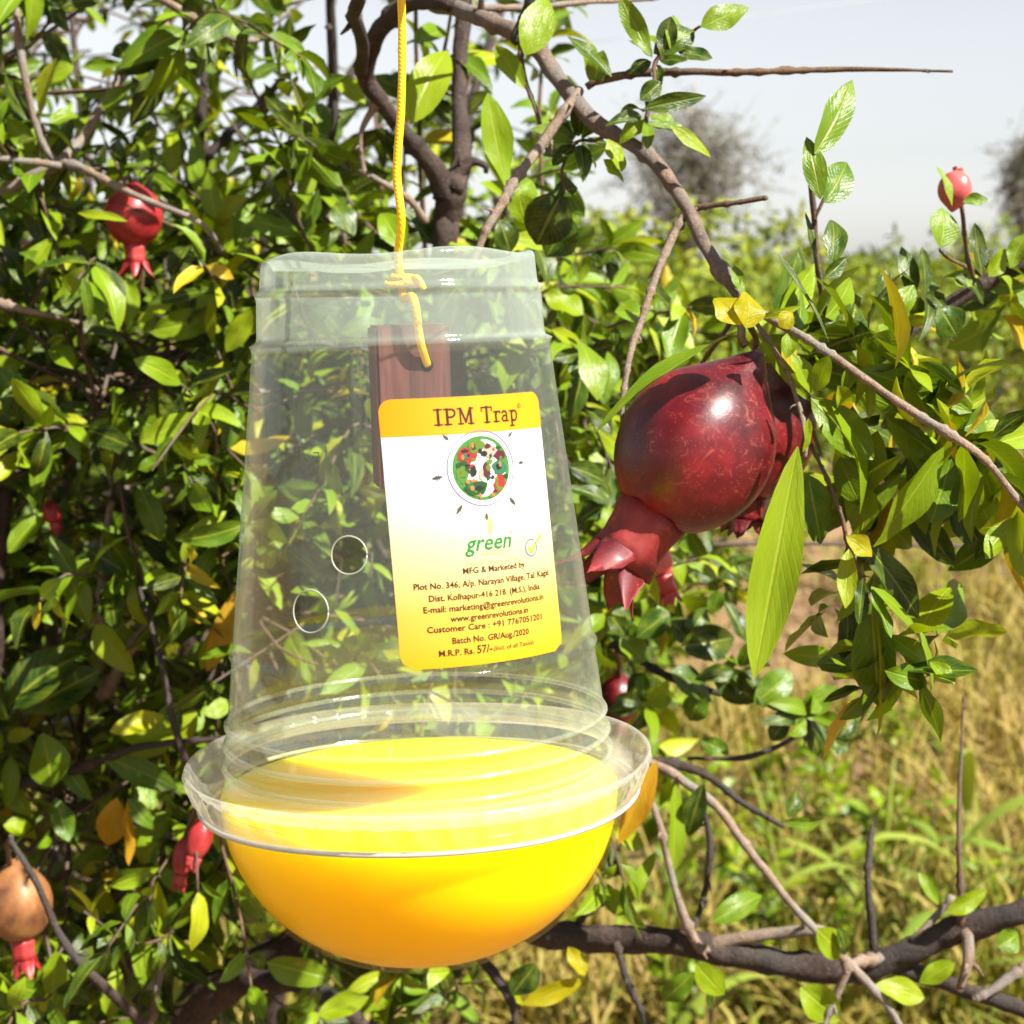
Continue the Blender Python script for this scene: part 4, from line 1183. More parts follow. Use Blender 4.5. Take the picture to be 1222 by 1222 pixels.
def pomegranate(cx, cy, d, ax, lng, sht, cal, mat, label, name='pomegranate', cat='pomegranate', group=None, spread=0.28, neck=0.16, calr=0.36, twist=0.3, calmat=None):
    """ax: (right, down, away) direction from stalk to crown; lng, sht: half axes in photo pixels; cal: crown length in photo pixels"""
    s = d / FPX
    a, b, cl = lng * s, sht * s, cal * s
    A = (RIGHT * ax[0] - UP * ax[1] + FWD * ax[2]).normalized()
    rot = (-A).to_track_quat('Z', 'Y').to_matrix().to_4x4()
    mw = Matrix.Translation(P(cx, cy, d)) @ rot @ Matrix.Rotation(twist, 4, 'Z')
    root = empty(name, P(cx, cy, d), label, cat, group)
    prof = []
    n = 26
    for j in range(n + 1):
        t = j / n
        z = a * math.cos(math.pi * t)
        r = b * math.sin(math.pi * t) ** 0.92 if 0 < t < 1 else 0
        z += a * neck * math.exp(-(t / 0.13) ** 2)
        r = max(r * (1 - 0.30 * math.exp(-(t / 0.17) ** 2)), b * 0.06)
        prof.append((r, z))

    def mod(an, j, r, z):
        t = j / n
        e = math.sin(math.pi * t)
        k = 1 + 0.032 * e * math.cos(5 * an + 0.4) + 0.014 * e * math.sin(3 * an + 1)
        k += 0.02 * noise.noise(Vector((math.cos(an) * 1.5 + cx, math.sin(an) * 1.5, z / a)))
        return r * k, z

    V, F = lathe(prof, 48, mod)
    local_obj('rind', V, F, mat, mw, root)
    cm = calmat or mat
    cr = b * calr
    z0 = -a * 0.90
    cprof = [(cr * 1.12, z0), (cr * 1.0, z0 - (a * 0.1) - cl * 0.10), (cr * 0.95, z0 - a * 0.1 - cl * 0.32), (cr * 1.08, z0 - a * 0.1 - cl * 0.58), (cr * 0.90, z0 - a * 0.1 - cl * 0.56), (cr * 0.78, z0 - a * 0.1 - cl * 0.25)]
    V, F = lathe(cprof, 36, lambda an, j, r, z: (r * (1 + 0.05 * math.cos(6 * an)), z), cap0=True, cap1=True)
    co = local_obj('calyx', V, F, cm, mw, root)
    # pointed sepals
    for k in range(6):
        an = 2 * math.pi * k / 6 + 0.2
        VV, FF = [], []
        th = cr * 0.06
        na, nl = 6, 9
        ph = random.uniform(0, 50)
        curl = random.uniform(0.5, 1.5)
        for side in (0, 1):
            for j in range(nl + 1):
                t = j / nl
                wv = cr * 0.60 * (1 - t ** 1.9) + cr * 0.03
                for i in range(na + 1):
                    sx = (i / na * 2 - 1)
                    rag = noise.noise(Vector((ph, t * 4.0, sx * 2.2)))
                    z = z0 - a * 0.1 - cl * (0.50 + 0.50 * t * (1 + 0.12 * rag))
                    rr = cr * 1.02 + spread * cl * 0.40 * curl * t ** 1.8 + 0.10 * cr * rag * t
                    off = -th * (1 - t * 0.6) * side
                    VV.append((rr + off - 0.30 * cr * sx * sx * (1 - 0.9 * t), sx * wv * (1 + 0.25 * rag), z))
        st = (nl + 1) * (na + 1)
        for side in (0, 1):
            for j in range(nl):
                for i in range(na):
                    q = side * st + j * (na + 1) + i
                    f = (q, q + 1, q + na + 2, q + na + 1)
                    FF.append(f if side == 0 else tuple(reversed(f)))
        for j in range(nl):
            for i in (0, na):
                q = j * (na + 1) + i
                FF.append((q, q + na + 1, q + na + 1 + st, q + st))
        jitter = Matrix.Rotation(an + random.uniform(-0.12, 0.12), 4, 'Z') @ Matrix.Diagonal((random.uniform(0.92, 1.08), random.uniform(0.85, 1.1), random.uniform(0.95, 1.03), 1)) @ Matrix.Rotation(random.uniform(-0.06, 0.06), 4, 'Y')
        local_obj('sepal', VV, FF, cm, mw @ jitter, co)
    return root


pomegranate(830, 536, 0.70, (-0.56, 0.83, -0.06), 103, 93, 108, RED, 'biggest ripe dark red pomegranate hanging beside the trap label', spread=0.62, calr=0.42, twist=0.1, neck=0.36, calmat=CROWN)
pomegranate(904, 514, 0.765, (-0.12, 0.95, 0.1), 84, 68, 44, RED, 'red pomegranate half hidden behind the biggest one', calr=0.36)
pomegranate(160, 258, 1.04, (0.02, 1.0, 0.05), 36, 34, 40, REDB, 'small scarlet pomegranate behind a pale twig at upper left', calr=0.36, spread=0.55)
pomegranate(1140, 226, 0.80, (0.15, -1.0, 0.0), 22, 20, 5, PINK, 'tiny pink pomegranate above round leaves at upper right', calr=0.3, spread=0.1, neck=0.25)
pomegranate(22, 1078, 1.0, (0.1, 1.0, 0.0), 46, 38, 40, BROWN, 'spoiled orange-brown pomegranate at the lower left edge', calr=0.36, calmat=REDB)
pomegranate(788, 668, 0.88, (0.25, 0.95, 0.0), 20, 15, 36, PINK, 'pink flower bud peeping under the biggest pomegranate', name='pomegranate_bud', cat='flower bud', calr=0.7, spread=0.3, calmat=REDB)
pomegranate(62, 612, 1.06, (0.3, 1.0, 0.0), 14, 11, 12, REDB, 'tiny round red bud among leaves at middle left', name='pomegranate_bud', cat='flower bud', calr=0.6)
pomegranate(238, 1000, 0.99, (-0.25, 1.0, -0.2), 26, 15, 16, REDB, 'larger glossy red bud just under the trap rim', name='pomegranate_bud', cat='flower bud', calr=0.6, spread=0.1)
pomegranate(219, 1022, 1.0, (-0.15, 1.0, 0.0), 24, 13, 18, REDB, 'smaller red bud hanging left of the larger glossy one', name='pomegranate_bud', cat='flower bud', calr=0.6, spread=0.1)
pomegranate(738, 835, 1.12, (0.0, 1.0, 0.0), 30, 24, 16, RED, 'shaded dark red pomegranate just behind the trap rim', calr=0.4)

# ================================================================== the trap
TD = 0.60
FL = P(500, 915, TD)                       # centre of the clear flange
TILT = Matrix.Rotation(math.radians(-2.0), 4, 'Y') @ Matrix.Rotation(math.radians(-2.0), 4, 'X')
TM = Matrix.Translation(FL) @ TILT


def clear_plastic(name, haze_lo, haze_hi, z_lo, z_hi, tint=(0.93, 0.96, 0.93), rough=0.06, milk=(0.80, 0.86, 0.82), edge=0.15, gloss=(0.50, 0.05)):
    """thin clear plastic: mirror-like at grazing angles, a little milky, milkier between z_lo and z_hi"""
    m, nt, N, L, out = new_mat(name)
    lw = N.new('ShaderNodeLayerWeight'); lw.inputs['Blend'].default_value = 0.5
    f5 = mathn(N, L, 'POWER', lw.outputs['Facing'], 4.0)
    fr = mathn(N, L, 'ADD', mathn(N, L, 'MULTIPLY', f5, gloss[0]), gloss[1])
    tc = N.new('ShaderNodeTexCoord')
    sp = N.new('ShaderNodeSeparateXYZ'); L.new(tc.outputs['Object'], sp.inputs[0])
    mr = N.new('ShaderNodeMapRange'); mr.inputs['From Min'].default_value = z_lo; mr.inputs['From Max'].default_value = z_hi
    mr.inputs['To Min'].default_value = haze_lo; mr.inputs['To Max'].default_value = haze_hi
    L.new(sp.outputs[2], mr.inputs['Value'])
    # streaks drawn down the wall and scuffs
    mp = N.new('ShaderNodeMapping'); mp.inputs['Scale'].default_value = (160, 160, 9); L.new(tc.outputs['Object'], mp.inputs[0])
    ns = N.new('ShaderNodeTexNoise'); ns.inputs['Scale'].default_value = 1.0; ns.inputs['Detail'].default_value = 4; L.new(mp.outputs[0], ns.inputs['Vector'])
    n2 = N.new('ShaderNodeTexNoise'); n2.inputs['Scale'].default_value = 30; n2.inputs['Detail'].default_value = 5; L.new(tc.outputs['Object'], n2.inputs['Vector'])
    sm = mathn(N, L, 'ADD', mathn(N, L, 'MULTIPLY', ns.outputs['Fac'], 0.7), mathn(N, L, 'MULTIPLY', n2.outputs['Fac'], 0.7))
    low = N.new('ShaderNodeMapRange'); low.inputs['From Min'].default_value = 0.034; low.inputs['From Max'].default_value = 0.010; low.inputs['To Min'].default_value = 0.0; low.inputs['To Max'].default_value = 0.07 if edge > 0.1 else 0.0
    L.new(sp.outputs[2], low.inputs['Value'])
    hz = mathn(N, L, 'MULTIPLY', mathn(N, L, 'ADD', mr.outputs[0], low.outputs[0]), mathn(N, L, 'ADD', 0.45, mathn(N, L, 'MULTIPLY', sm, 0.8)))
    f2 = mathn(N, L, 'POWER', lw.outputs['Facing'], 2.5)
    hz = mathn(N, L, 'MINIMUM', mathn(N, L, 'ADD', hz, mathn(N, L, 'MULTIPLY', f2, edge)), 0.9)
    tp = N.new('ShaderNodeBsdfTransparent'); tp.inputs[0].default_value = rgba(tint)
    df = N.new('ShaderNodeBsdfDiffuse'); df.inputs[0].default_value = rgba(milk)
    tl = N.new('ShaderNodeBsdfTranslucent'); tl.inputs[0].default_value = rgba(milk)
    md = N.new('ShaderNodeMixShader'); md.inputs[0].default_value = 0.5
    L.new(df.outputs[0], md.inputs[1]); L.new(tl.outputs[0], md.inputs[2])
    m1 = N.new('ShaderNodeMixShader'); L.new(hz, m1.inputs[0]); L.new(tp.outputs[0], m1.inputs[1]); L.new(md.outputs[0], m1.inputs[2])
    gl = N.new('ShaderNodeBsdfGlossy'); gl.inputs['Roughness'].default_value = rough
    bmp = N.new('ShaderNodeBump'); bmp.inputs['Strength'].default_value = 0.25; bmp.inputs['Distance'].default_value = 0.0015
    L.new(ns.outputs['Fac'], bmp.inputs['Height']); L.new(bmp.outputs[0], gl.inputs['Normal'])
    m2 = N.new('ShaderNodeMixShader'); L.new(fr, m2.inputs[0]); L.new(m1.outputs[0], m2.inputs[1]); L.new(gl.outputs[0], m2.inputs[2])
    L.new(m2.outputs[0], out.inputs[0])
    return m


CUPM = clear_plastic('clear_cup_plastic', 0.036, 0.25, 0.146, 0.1505, tint=(0.965, 0.985, 0.965), milk=(0.62, 0.74, 0.66))
FLM = clear_plastic('clear_flange_plastic', 0.115, 0.115, -1, 1, tint=(0.95, 0.96, 0.93), milk=(0.88, 0.88, 0.82))
BOWLM = clear_plastic('clear_bowl_plastic', 0.01, 0.01, -1, 1, tint=(0.995, 0.98, 0.80), milk=(0.80, 0.50, 0.02), rough=0.16, edge=0.02, gloss=(0.16, 0.018))
m, nt, N, L, out = new_mat('turbid_yellow_bait')
tc = N.new('ShaderNodeTexCoord')
n1 = N.new('ShaderNodeTexNoise'); n1.inputs['Scale'].default_value = 26; n1.inputs['Detail'].default_value = 4; L.new(tc.outputs['Object'], n1.inputs['Vector'])
cc = mixc(N, L, n1.outputs['Fac'], (0.94, 0.595, 0.0005), (0.96, 0.65, 0.0008))
bs = N.new('ShaderNodeBsdfPrincipled'); L.new(cc, bs.inputs['Base Color']); bs.inputs['Roughness'].default_value = 0.2; bs.inputs['Specular IOR Level'].default_value = 0.06
bs.subsurface_method = 'RANDOM_WALK'
bs.inputs['Subsurface Weight'].default_value = 1.0
bs.inputs['Subsurface Radius'].default_value = (1.0, 0.70, 0.03)
bs.inputs['Subsurface Scale'].default_value = 0.06
L.new(bs.outputs[0], out.inputs[0])
BAITM = m

trap = empty('insect_trap', FL, 'clear plastic insect trap with yellow bowl and printed label hanging on string', 'insect trap')

# cup wall profile (r, z) in metres, from flange to top
wall = []


def cup_r(z):
    """outer radius of the plain wall"""
    if z > 0.167:
        return 0.0474 - (z - 0.167) * 0.08
    if z > 0.1495:
        return 0.0492 - (z - 0.1495) * 0.045
    return 0.0506 + (0.1495 - z) * 0.116


NA, zs = 300, []
z = 0.002
while z < 0.1775:
    zs.append(z)
    z += 0.0011
prof = []
for z in zs:
    r = cup_r(z)
    for zr, h, wd in ((0.044, 0.0012, 0.0013), (0.0195, 0.0011, 0.0016), (0.0125, 0.0011, 0.0016), (0.0055, 0.0011, 0.0016), (0.1668, 0.0011, 0.0010), (0.1494, 0.0012, 0.0011)):
        r += h * math.exp(-((z - zr) / wd) ** 2)
    prof.append((r, z))
rt = prof[-1][0]
prof += [(rt - 0.0006, 0.1782), (rt - 0.0018, 0.1786), (rt - 0.003, 0.1780), (rt - 0.0042, 0.1755), (rt * 0.7, 0.1750), (rt * 0.35, 0.1748), (0.0025, 0.1748)]


def cmod(an, j, r, z):
    # pressed-in dents along the top rim and a slightly uneven wall
    k = 1 + 0.004 * math.sin(2 * an + 1) + 0.003 * math.sin(3 * an)
    if z > 0.168:
        z = z + 0.0009 * math.sin(5 * an + 0.6) * min(1, (z - 0.168) / 0.008)
    return r * k, z


V, F = lathe(prof, NA, cmod, cap0=False, cap1=False)


def surf(phi, z, off=0.0):
    """point on the outside of the cup; phi = 0 faces the camera, positive to the right"""
    r = cup_r(z) + off
    a = phi - math.pi / 2
    k = 1 + 0.004 * math.sin(2 * a + 1) + 0.003 * math.sin(3 * a)
    return Vector((r * k * math.cos(a), r * k * math.sin(a), z))


HOLES = [(-0.27, 0.0835, 0.0060), (-0.50, 0.0655, 0.0068)]
V = [Vector(v) for v in V]
hc = [(surf(p, z), r) for p, z, r in HOLES]
inside = [any((v - c).length < r for c, r in hc) for v in V]
F2 = [f for f in F if not all(inside[i] for i in f)]
used = {}
for f in F2:
    for i in f:
        if inside[i]:
            used[i] = 1
for i in used:
    for c, r in hc:
        dv = V[i] - c
        if dv.length < r:
            V[i] = c + dv.normalized() * r
cup = local_obj('cup', V, F2, CUPM, TM, trap)
RIMM = plain_mat('polished_plastic_edge', (0.42, 0.45, 0.38), 0.2, 0.6, trans=0.4)
for p, z, r in HOLES:
    c = surf(p, z)
    e1 = (surf(p + 0.05, z) - surf(p - 0.05, z)).normalized()
    e2 = (surf(p, z + 0.003) - surf(p, z - 0.003)).normalized()
    pts = []
    for k in range(41):
        a = 2 * math.pi * k / 40
        q = c + e1 * r * math.cos(a) + e2 * r * math.sin(a)
        rr = math.hypot(q.x, q.y)
        k2 = (cup_r(q.z) + 0.0002) / rr
        pts.append(Vector((q.x * k2, q.y * k2, q.z)))
    VV, FF = tube_data(pts, [0.00028] * 41, 6)
    local_obj('hole_rim', VV, FF, RIMM, TM, cup)

# flange: floor, upstanding lip, skirt with small ribs and a bead
fprof = [(0.0668, 0.0040), (0.0684, 0.0018), (0.0705, 0.0002), (0.0735, -0.0008), (0.0757, -0.0008), (0.0772, 0.0006), (0.0786, 0.0026), (0.0800, 0.0046), (0.0812, 0.0054), (0.0818, 0.0048),
         (0.0813, 0.0030), (0.0804, 0.0008), (0.0795, -0.0016), (0.0787, -0.0038), (0.0781, -0.0056), (0.0776, -0.0070), (0.0768, -0.0082), (0.0752, -0.0086), (0.0742, -0.0080)]


def fmod(an, j, r, z):
    if 4 <= j <= 6 or 10 <= j <= 13:
        r += 0.0013 * max(0.0, math.sin(an * 44)) ** 2
    z += 0.0006 * math.sin(3 * an + 0.5)
    return r, z


V, F = lathe(fprof, 264, fmod, cap0=False, cap1=False)
local_obj('flange', V, F, FLM, TM, trap)
beadp = [Vector((0.0771 * math.cos(2 * math.pi * k / 120), 0.0771 * math.sin(2 * math.pi * k / 120), -0.0082 + 0.0006 * math.sin(6 * math.pi * k / 120 + 0.5))) for k in range(121)]
VV, FF = tube_data(beadp, [0.00085] * 121, 6)
local_obj('rim_bead', VV, FF, plain_mat('milky_rim_plastic', (0.58, 0.56, 0.50), 0.25, 0.5, trans=0.5), TM, trap)

RIDGEM = clear_plastic('clear_ridge_plastic', 0.07, 0.07, -1, 1, milk=(0.90, 0.90, 0.82), edge=0.10, gloss=(0.30, 0.06), rough=0.14)
for zr, rr_ in ((0.0195, 0.0009), (0.0125, 0.0010), (0.0055, 0.0010)):
    pts = [Vector(((cup_r(zr) + 0.0006) * math.cos(2 * math.pi * k / 120), (cup_r(zr) + 0.0006) * math.sin(2 * math.pi * k / 120), zr)) for k in range(121)]
    VV, FF = tube_data(pts, [rr_] * 121, 6)
    local_obj('ridge', VV, FF, RIDGEM, TM, cup)

# bowl, a shell with an inside
BR, BD = 0.0716, 0.0620
outer, inner = [], []
for j in range(25):
    t = j / 24 * math.pi / 2
    outer.append((max(BR * math.sin(t) ** 0.93, 0.0004), -0.0070 - BD * math.cos(t)))
for j in range(25):
    t = (24 - j) / 24 * math.pi / 2
    inner.append((max((BR - 0.0012) * math.sin(t) ** 0.93, 0.0004), -0.0068 - (BD - 0.0012) * math.cos(t)))
V, F = lathe(outer + [(BR + 0.002, -0.0062), (BR + 0.002, -0.0052), (BR - 0.001, -0.0052)] + inner, 96)
local_obj('bowl', V, F, BOWLM, TM, trap)
lq = []
for j in range(25):
    t = j / 24 * math.pi / 2
    lq.append((max((BR - 0.0018) * math.sin(t) ** 0.93, 0.0003), -0.0070 - (BD - 0.0018) * math.cos(t)))
lq += [(BR - 0.0020, -0.0066), (BR - 0.0028, -0.0062), (BR - 0.004, -0.0061), (BR * 0.5, -0.0061), (0.0004, -0.0061)]
V, F = lathe(lq, 96)
local_obj('liquid_bait', V, F, BAITM, TM, trap)

# ------------------------------------------------------------------ label on the cup
LW, LH = 0.0600, 0.0850
LZ = 0.1318                                  # height of the label's upper edge
LPHI = 0.48                                 # turn of the label's middle to the right


def on_label(u, v, off):
    """u right from the label's middle, v down from its top edge, metres"""
    z = LZ - v * 0.993
    phi = LPHI + u / cup_r(z) + 0.0 * v
    return surf(phi, z, off)


def label_sheet(name, off, mat, inset=0.0, v0=0.0, v1=LH, parent=None, rc=0.0042, round_bottom=True, round_top=True):
    nu, nv = 28, 44
    V, F, U = [], [], []
    for j in range(nv + 1):
        v = v0 + (v1 - v0) * j / nv
        ins = 0.0
        if round_top and v - v0 < rc:
            q = rc - (v - v0); ins = rc - math.sqrt(max(rc * rc - q * q, 0))
        if round_bottom and v1 - v < rc:
            q = rc - (v1 - v); ins = rc - math.sqrt(max(rc * rc - q * q, 0))
        hw = LW / 2 - inset - ins
        for i in range(nu + 1):
            u = -hw + 2 * hw * i / nu
            V.append(on_label(u, v, off)); U.append((u / LW + 0.5, v / LH))
    for j in range(nv):
        for i in range(nu):
            a = j * (nu + 1) + i
            F.append((a, a + nu + 1, a + nu + 2, a + 1))
    o = local_obj(name, V, F, mat, TM, parent)
    uvl = o.data.uv_layers.new(name='UVMap')
    uvl.data.foreach_set('uv', [q for f in F for i in f for q in U[i]])
    return o


m, nt, N, L, out = new_mat('label_print')
uv = N.new('ShaderNodeUVMap'); sp = N.new('ShaderNodeSeparateXYZ'); L.new(uv.outputs[0], sp.inputs[0])
r = ramp(N, [(0.0, (0.86, 0.86, 0.87)), (0.36, (0.85, 0.84, 0.81)), (0.54, (0.84, 0.72, 0.45)), (0.80, (0.80, 0.50, 0.09)), (1.0, (0.76, 0.40, 0.006))])
L.new(sp.outputs[1], r.inputs[0])
bs = N.new('ShaderNodeBsdfPrincipled'); bs.inputs['Roughness'].default_value = 0.32; bs.inputs['Specular IOR Level'].default_value = 0.4
L.new(r.outputs[0], bs.inputs['Base Color'])
tr = N.new('ShaderNodeBsdfTranslucent'); L.new(r.outputs[0], tr.inputs[0]); ms = N.new('ShaderNodeMixShader'); ms.inputs[0].default_value = 0.50
L.new(bs.outputs[0], ms.inputs[1]); L.new(tr.outputs[0], ms.inputs[2]); L.new(ms.outputs[0], out.inputs[0])
lab = label_sheet('label_sticker', 0.00035, m, parent=trap)
tag(lab, 'white and yellow printed sticker')
ink = {k: plain_mat('print_' + k, c, 0.4, 0.3) for k, c in {
    'orange': (0.70, 0.215, 0.002), 'brown': (0.035, 0.012, 0.004), 'green': (0.004, 0.13, 0.03), 'navy': (0.10, 0.12, 0.22), 'lime': (0.22, 0.42, 0.02), 'black': (0.035, 0.04, 0.04), 'gold': (0.45, 0.33, 0.10), 'leaf': (0.03, 0.20, 0.03), 'red': (0.62, 0.07, 0.05), 'cream': (0.75, 0.62, 0.50), 'plum': (0.25, 0.02, 0.06), 'peach': (0.80, 0.42, 0.10)}.items()}
label_sheet('header_band', 0.00042, ink['orange'], v0=0.0, v1=0.0118, parent=lab, round_bottom=False)


def printed(name, polys, mat, off=0.0005):
    """polys: lists of (u, v) in metres on the label"""
    V, F = [], []
    for pl in polys:
        b = len(V)
        V += [on_label(u, v, off) for u, v in pl]
        F.append(tuple(range(b, b + len(pl))))
    return local_obj(name, V, F, mat, TM, lab)


def stroke(pts, w):
    """quads of a thick polyline"""
    out = []
    for (a, b) in zip(pts[:-1], pts[1:]):
        dx, dy = b[0] - a[0], b[1] - a[1]
        l = math.hypot(dx, dy) or 1
        nx, ny = -dy / l * w / 2, dx / l * w / 2
        ex, ey = dx / l * w * 0.25, dy / l * w * 0.25
        out.append([(a[0] - nx - ex, a[1] - ny - ey), (b[0] - nx + ex, b[1] - ny + ey), (b[0] + nx + ex, b[1] + ny + ey), (a[0] + nx - ex, a[1] + ny - ey)])
    return out


def arc(cx, cy, rx, ry, a0, a1, n=12):
    return [(cx + rx * math.cos(math.radians(a0 + (a1 - a0) * i / n)), cy - ry * math.sin(math.radians(a0 + (a1 - a0) * i / n))) for i in range(n + 1)]


# slab-serif heading drawn stroke by stroke: baseline y = 0, up is negative v, cap height 1
def slab(text):
    polys, x = [], 0.0
    W = 0.17

    def S(p, w=W):
        polys.extend(stroke([(x + a, -b) for a, b in p], w))

    for ch in text:
        if ch == 'I':
            S([(0.25, 0), (0.25, 1)]); S([(0, 0.04), (0.5, 0.04)], 0.10); S([(0, 0.96), (0.5, 0.96)], 0.10); adv = 0.62
        elif ch == 'P':
            S([(0.2, 0), (0.2, 1)]); S([(0, 0.04), (0.46, 0.04)], 0.10); S([(0, 0.96), (0.3, 0.96)], 0.10)
            S([(0.2, 0.95), (0.5, 0.95), (0.66, 0.86), (0.70, 0.72), (0.64, 0.57), (0.48, 0.48), (0.2, 0.48)], 0.13); adv = 0.86
        elif ch == 'M':
            S([(0.18, 0), (0.18, 1)], 0.12); S([(0.86, 0), (0.86, 1)]); S([(0.2, 1), (0.52, 0.12), (0.84, 1)], 0.14)
            S([(0, 0.04), (0.36, 0.04)], 0.10); S([(0.66, 0.04), (1.05, 0.04)], 0.10); S([(0, 0.96), (0.22, 0.96)], 0.10); S([(0.84, 0.96), (1.05, 0.96)], 0.10); adv = 1.18
        elif ch == 'T':
            S([(0.4, 0), (0.4, 1)]); S([(0.02, 0.95), (0.78, 0.95)], 0.11); S([(0.04, 0.95), (0.04, 0.72)], 0.09); S([(0.76, 0.95), (0.76, 0.72)], 0.09); S([(0.2, 0.04), (0.6, 0.04)], 0.10); adv = 0.88
        elif ch == 'r':
            S([(0.18, 0), (0.18, 0.66)], 0.15); S([(0, 0.04), (0.42, 0.04)], 0.09); S([(0, 0.64), (0.2, 0.64)], 0.09); S([(0.2, 0.5), (0.3, 0.64), (0.46, 0.66), (0.5, 0.56)], 0.12); adv = 0.60
        elif ch == 'a':
            S([(0.42, 0.02), (0.42, 0.5), (0.34, 0.64), (0.16, 0.64), (0.06, 0.55)], 0.13); S([(0.42, 0.38), (0.16, 0.36), (0.05, 0.2), (0.12, 0.05), (0.28, 0.04), (0.42, 0.16)], 0.12); S([(0.4, 0.04), (0.55, 0.04)], 0.09); adv = 0.66
        elif ch == 'p':
            S([(0.17, -0.3), (0.17, 0.66)], 0.15); S([(0, -0.28), (0.38, -0.28)], 0.09); S([(0, 0.64), (0.2, 0.64)], 0.09)
            S([(0.2, 0.5), (0.32, 0.64), (0.5, 0.62), (0.6, 0.46), (0.58, 0.2), (0.46, 0.04), (0.3, 0.03), (0.18, 0.14)], 0.13); adv = 0.72
        else:
            adv = 0.40
        x += adv
    return polys, x


pl, wtot = slab('IPM Trap')
CH = 0.0052
sc = CH
u0, vb = -0.0128, 0.0088
printed('heading_text', [[(u0 + a * sc, vb + b * sc) for a, b in p] for p in pl], ink['brown'])
uc, vc = u0 + wtot * sc + 0.0009, vb - CH * 0.9
printed('copyright_mark', stroke(arc(uc, vc, 0.0007, 0.0007, 0, 360, 14), 0.00016) + stroke(arc(uc, vc, 0.0003, 0.0003, 50, 310, 8), 0.00015), ink['brown'])


def text_line(body, u, v, size, mat, align='CENTER', shear=0.0, offset=0.0, name='text_line', wide=None):
    cu = bpy.data.curves.new(name, 'FONT')
    cu.body = body
    cu.size = 1.0
    cu.align_x = align
    cu.shear = shear
    cu.offset = offset
    cu.resolution_u = 2
    to = bpy.data.objects.new(name, cu)
    COL.objects.link(to)
    dg = bpy.context.evaluated_depsgraph_get()
    me = bpy.data.meshes.new_from_object(to.evaluated_get(dg))
    bpy.data.objects.remove(to)
    bpy.data.curves.remove(cu)
    xs = [p.co.x for p in me.vertices]
    sx = size if wide is None else wide / (max(xs) - min(xs))
    for p in me.vertices:
        p.co = on_label(u + p.co.x * sx, v - p.co.y * size, 0.0005)
    me.materials.clear()
    me.materials.append(mat)
    o = bpy.data.objects.new(name, me)
    COL.objects.link(o)
    o.matrix_basis = TM
    return attach(o, lab)


mm = 0.001
text_line('green', 1.9 * mm, 49.0 * mm, 7.4 * mm, ink['green'], shear=0.28, offset=0.012, name='brand_text', wide=17 * mm)
text_line('TM', 10.4 * mm, 44.8 * mm, 1.1 * mm, ink['brown'], name='brand_text')
text_line('Revolution', 4.0 * mm, 50.8 * mm, 1.8 * mm, ink['gold'], wide=9.5 * mm)
text_line('Innovative pest control Traps', 3.0 * mm, 53.4 * mm, 1.5 * mm, ink['gold'], wide=19 * mm)
for body, u, v, wd in [
    ('MFG & Marketed by', 3.5, 57.6, 20.5), ('Plot No. 346, A/p. Narayan Village, Tal. Kagal', 1.0, 61.6, 44.5), ('Dist. Kolhapur-416 218. (M.S.), India', 0.6, 65.5, 36),
    ('E-mail: marketing@greenrevolutions.in', 0.3, 69.0, 39), ('www.greenrevolutions.in', 0.8, 72.3, 25), ('Customer Care : +91 7767051201', 0.0, 75.3, 37)]:
    text_line(body, u * mm, (v - 1.6) * mm, 2.75 * mm, ink['brown'], wide=wd * 1.12 * mm, offset=0.016)
text_line('Batch No. GR/Aug./2020', 0.4 * mm, 77.6 * mm, 2.7 * mm, ink['brown'], wide=27.5 * mm, offset=0.016)
text_line('M.R.P. Rs.', -12.2 * mm, 81.3 * mm, 2.7 * mm, ink['brown'], wide=11.5 * mm, offset=0.016)
text_line('57/-', -2.8 * mm, 81.3 * mm, 3.5 * mm, ink['brown'], wide=5.2 * mm, offset=0.016)
text_line('(Incl. of all Taxes)', 8.0 * mm, 81.1 * mm, 1.9 * mm, ink['brown'], wide=15.5 * mm)

# round picture of produce with insects round it
ec, ev, er = 1.9 * mm, 23.0 * mm, 10.2 * mm
ringp = arc(ec, ev, er * 1.17, er * 1.17, 0, 360, 48)
printed('emblem_ring', stroke(ringp, 0.00032), ink['navy'], 0.00055)
disc = arc(ec, ev, er, er, 0, 352.5, 46)
printed('emblem_disc', [disc], plain_mat('emblem_ground', (0.03, 0.13, 0.02), 0.4, 0.3), 0.0005)


def blob(cx, cy, rx, ry, n=14, seed=0):
    r_ = random.Random(seed)
    out_ = []
    for i in range(n):
        a = 2 * math.pi * i / n
        k = 1 + r_.uniform(-0.2, 0.2)
        x, y = cx + rx * k * math.cos(a), cy + ry * k * math.sin(a)
        dd = math.hypot(x, y)
        if dd > 0.97:
            x, y = x / dd * 0.97, y / dd * 0.97
        out_.append((ec + x * er, ev + y * er))
    return out_


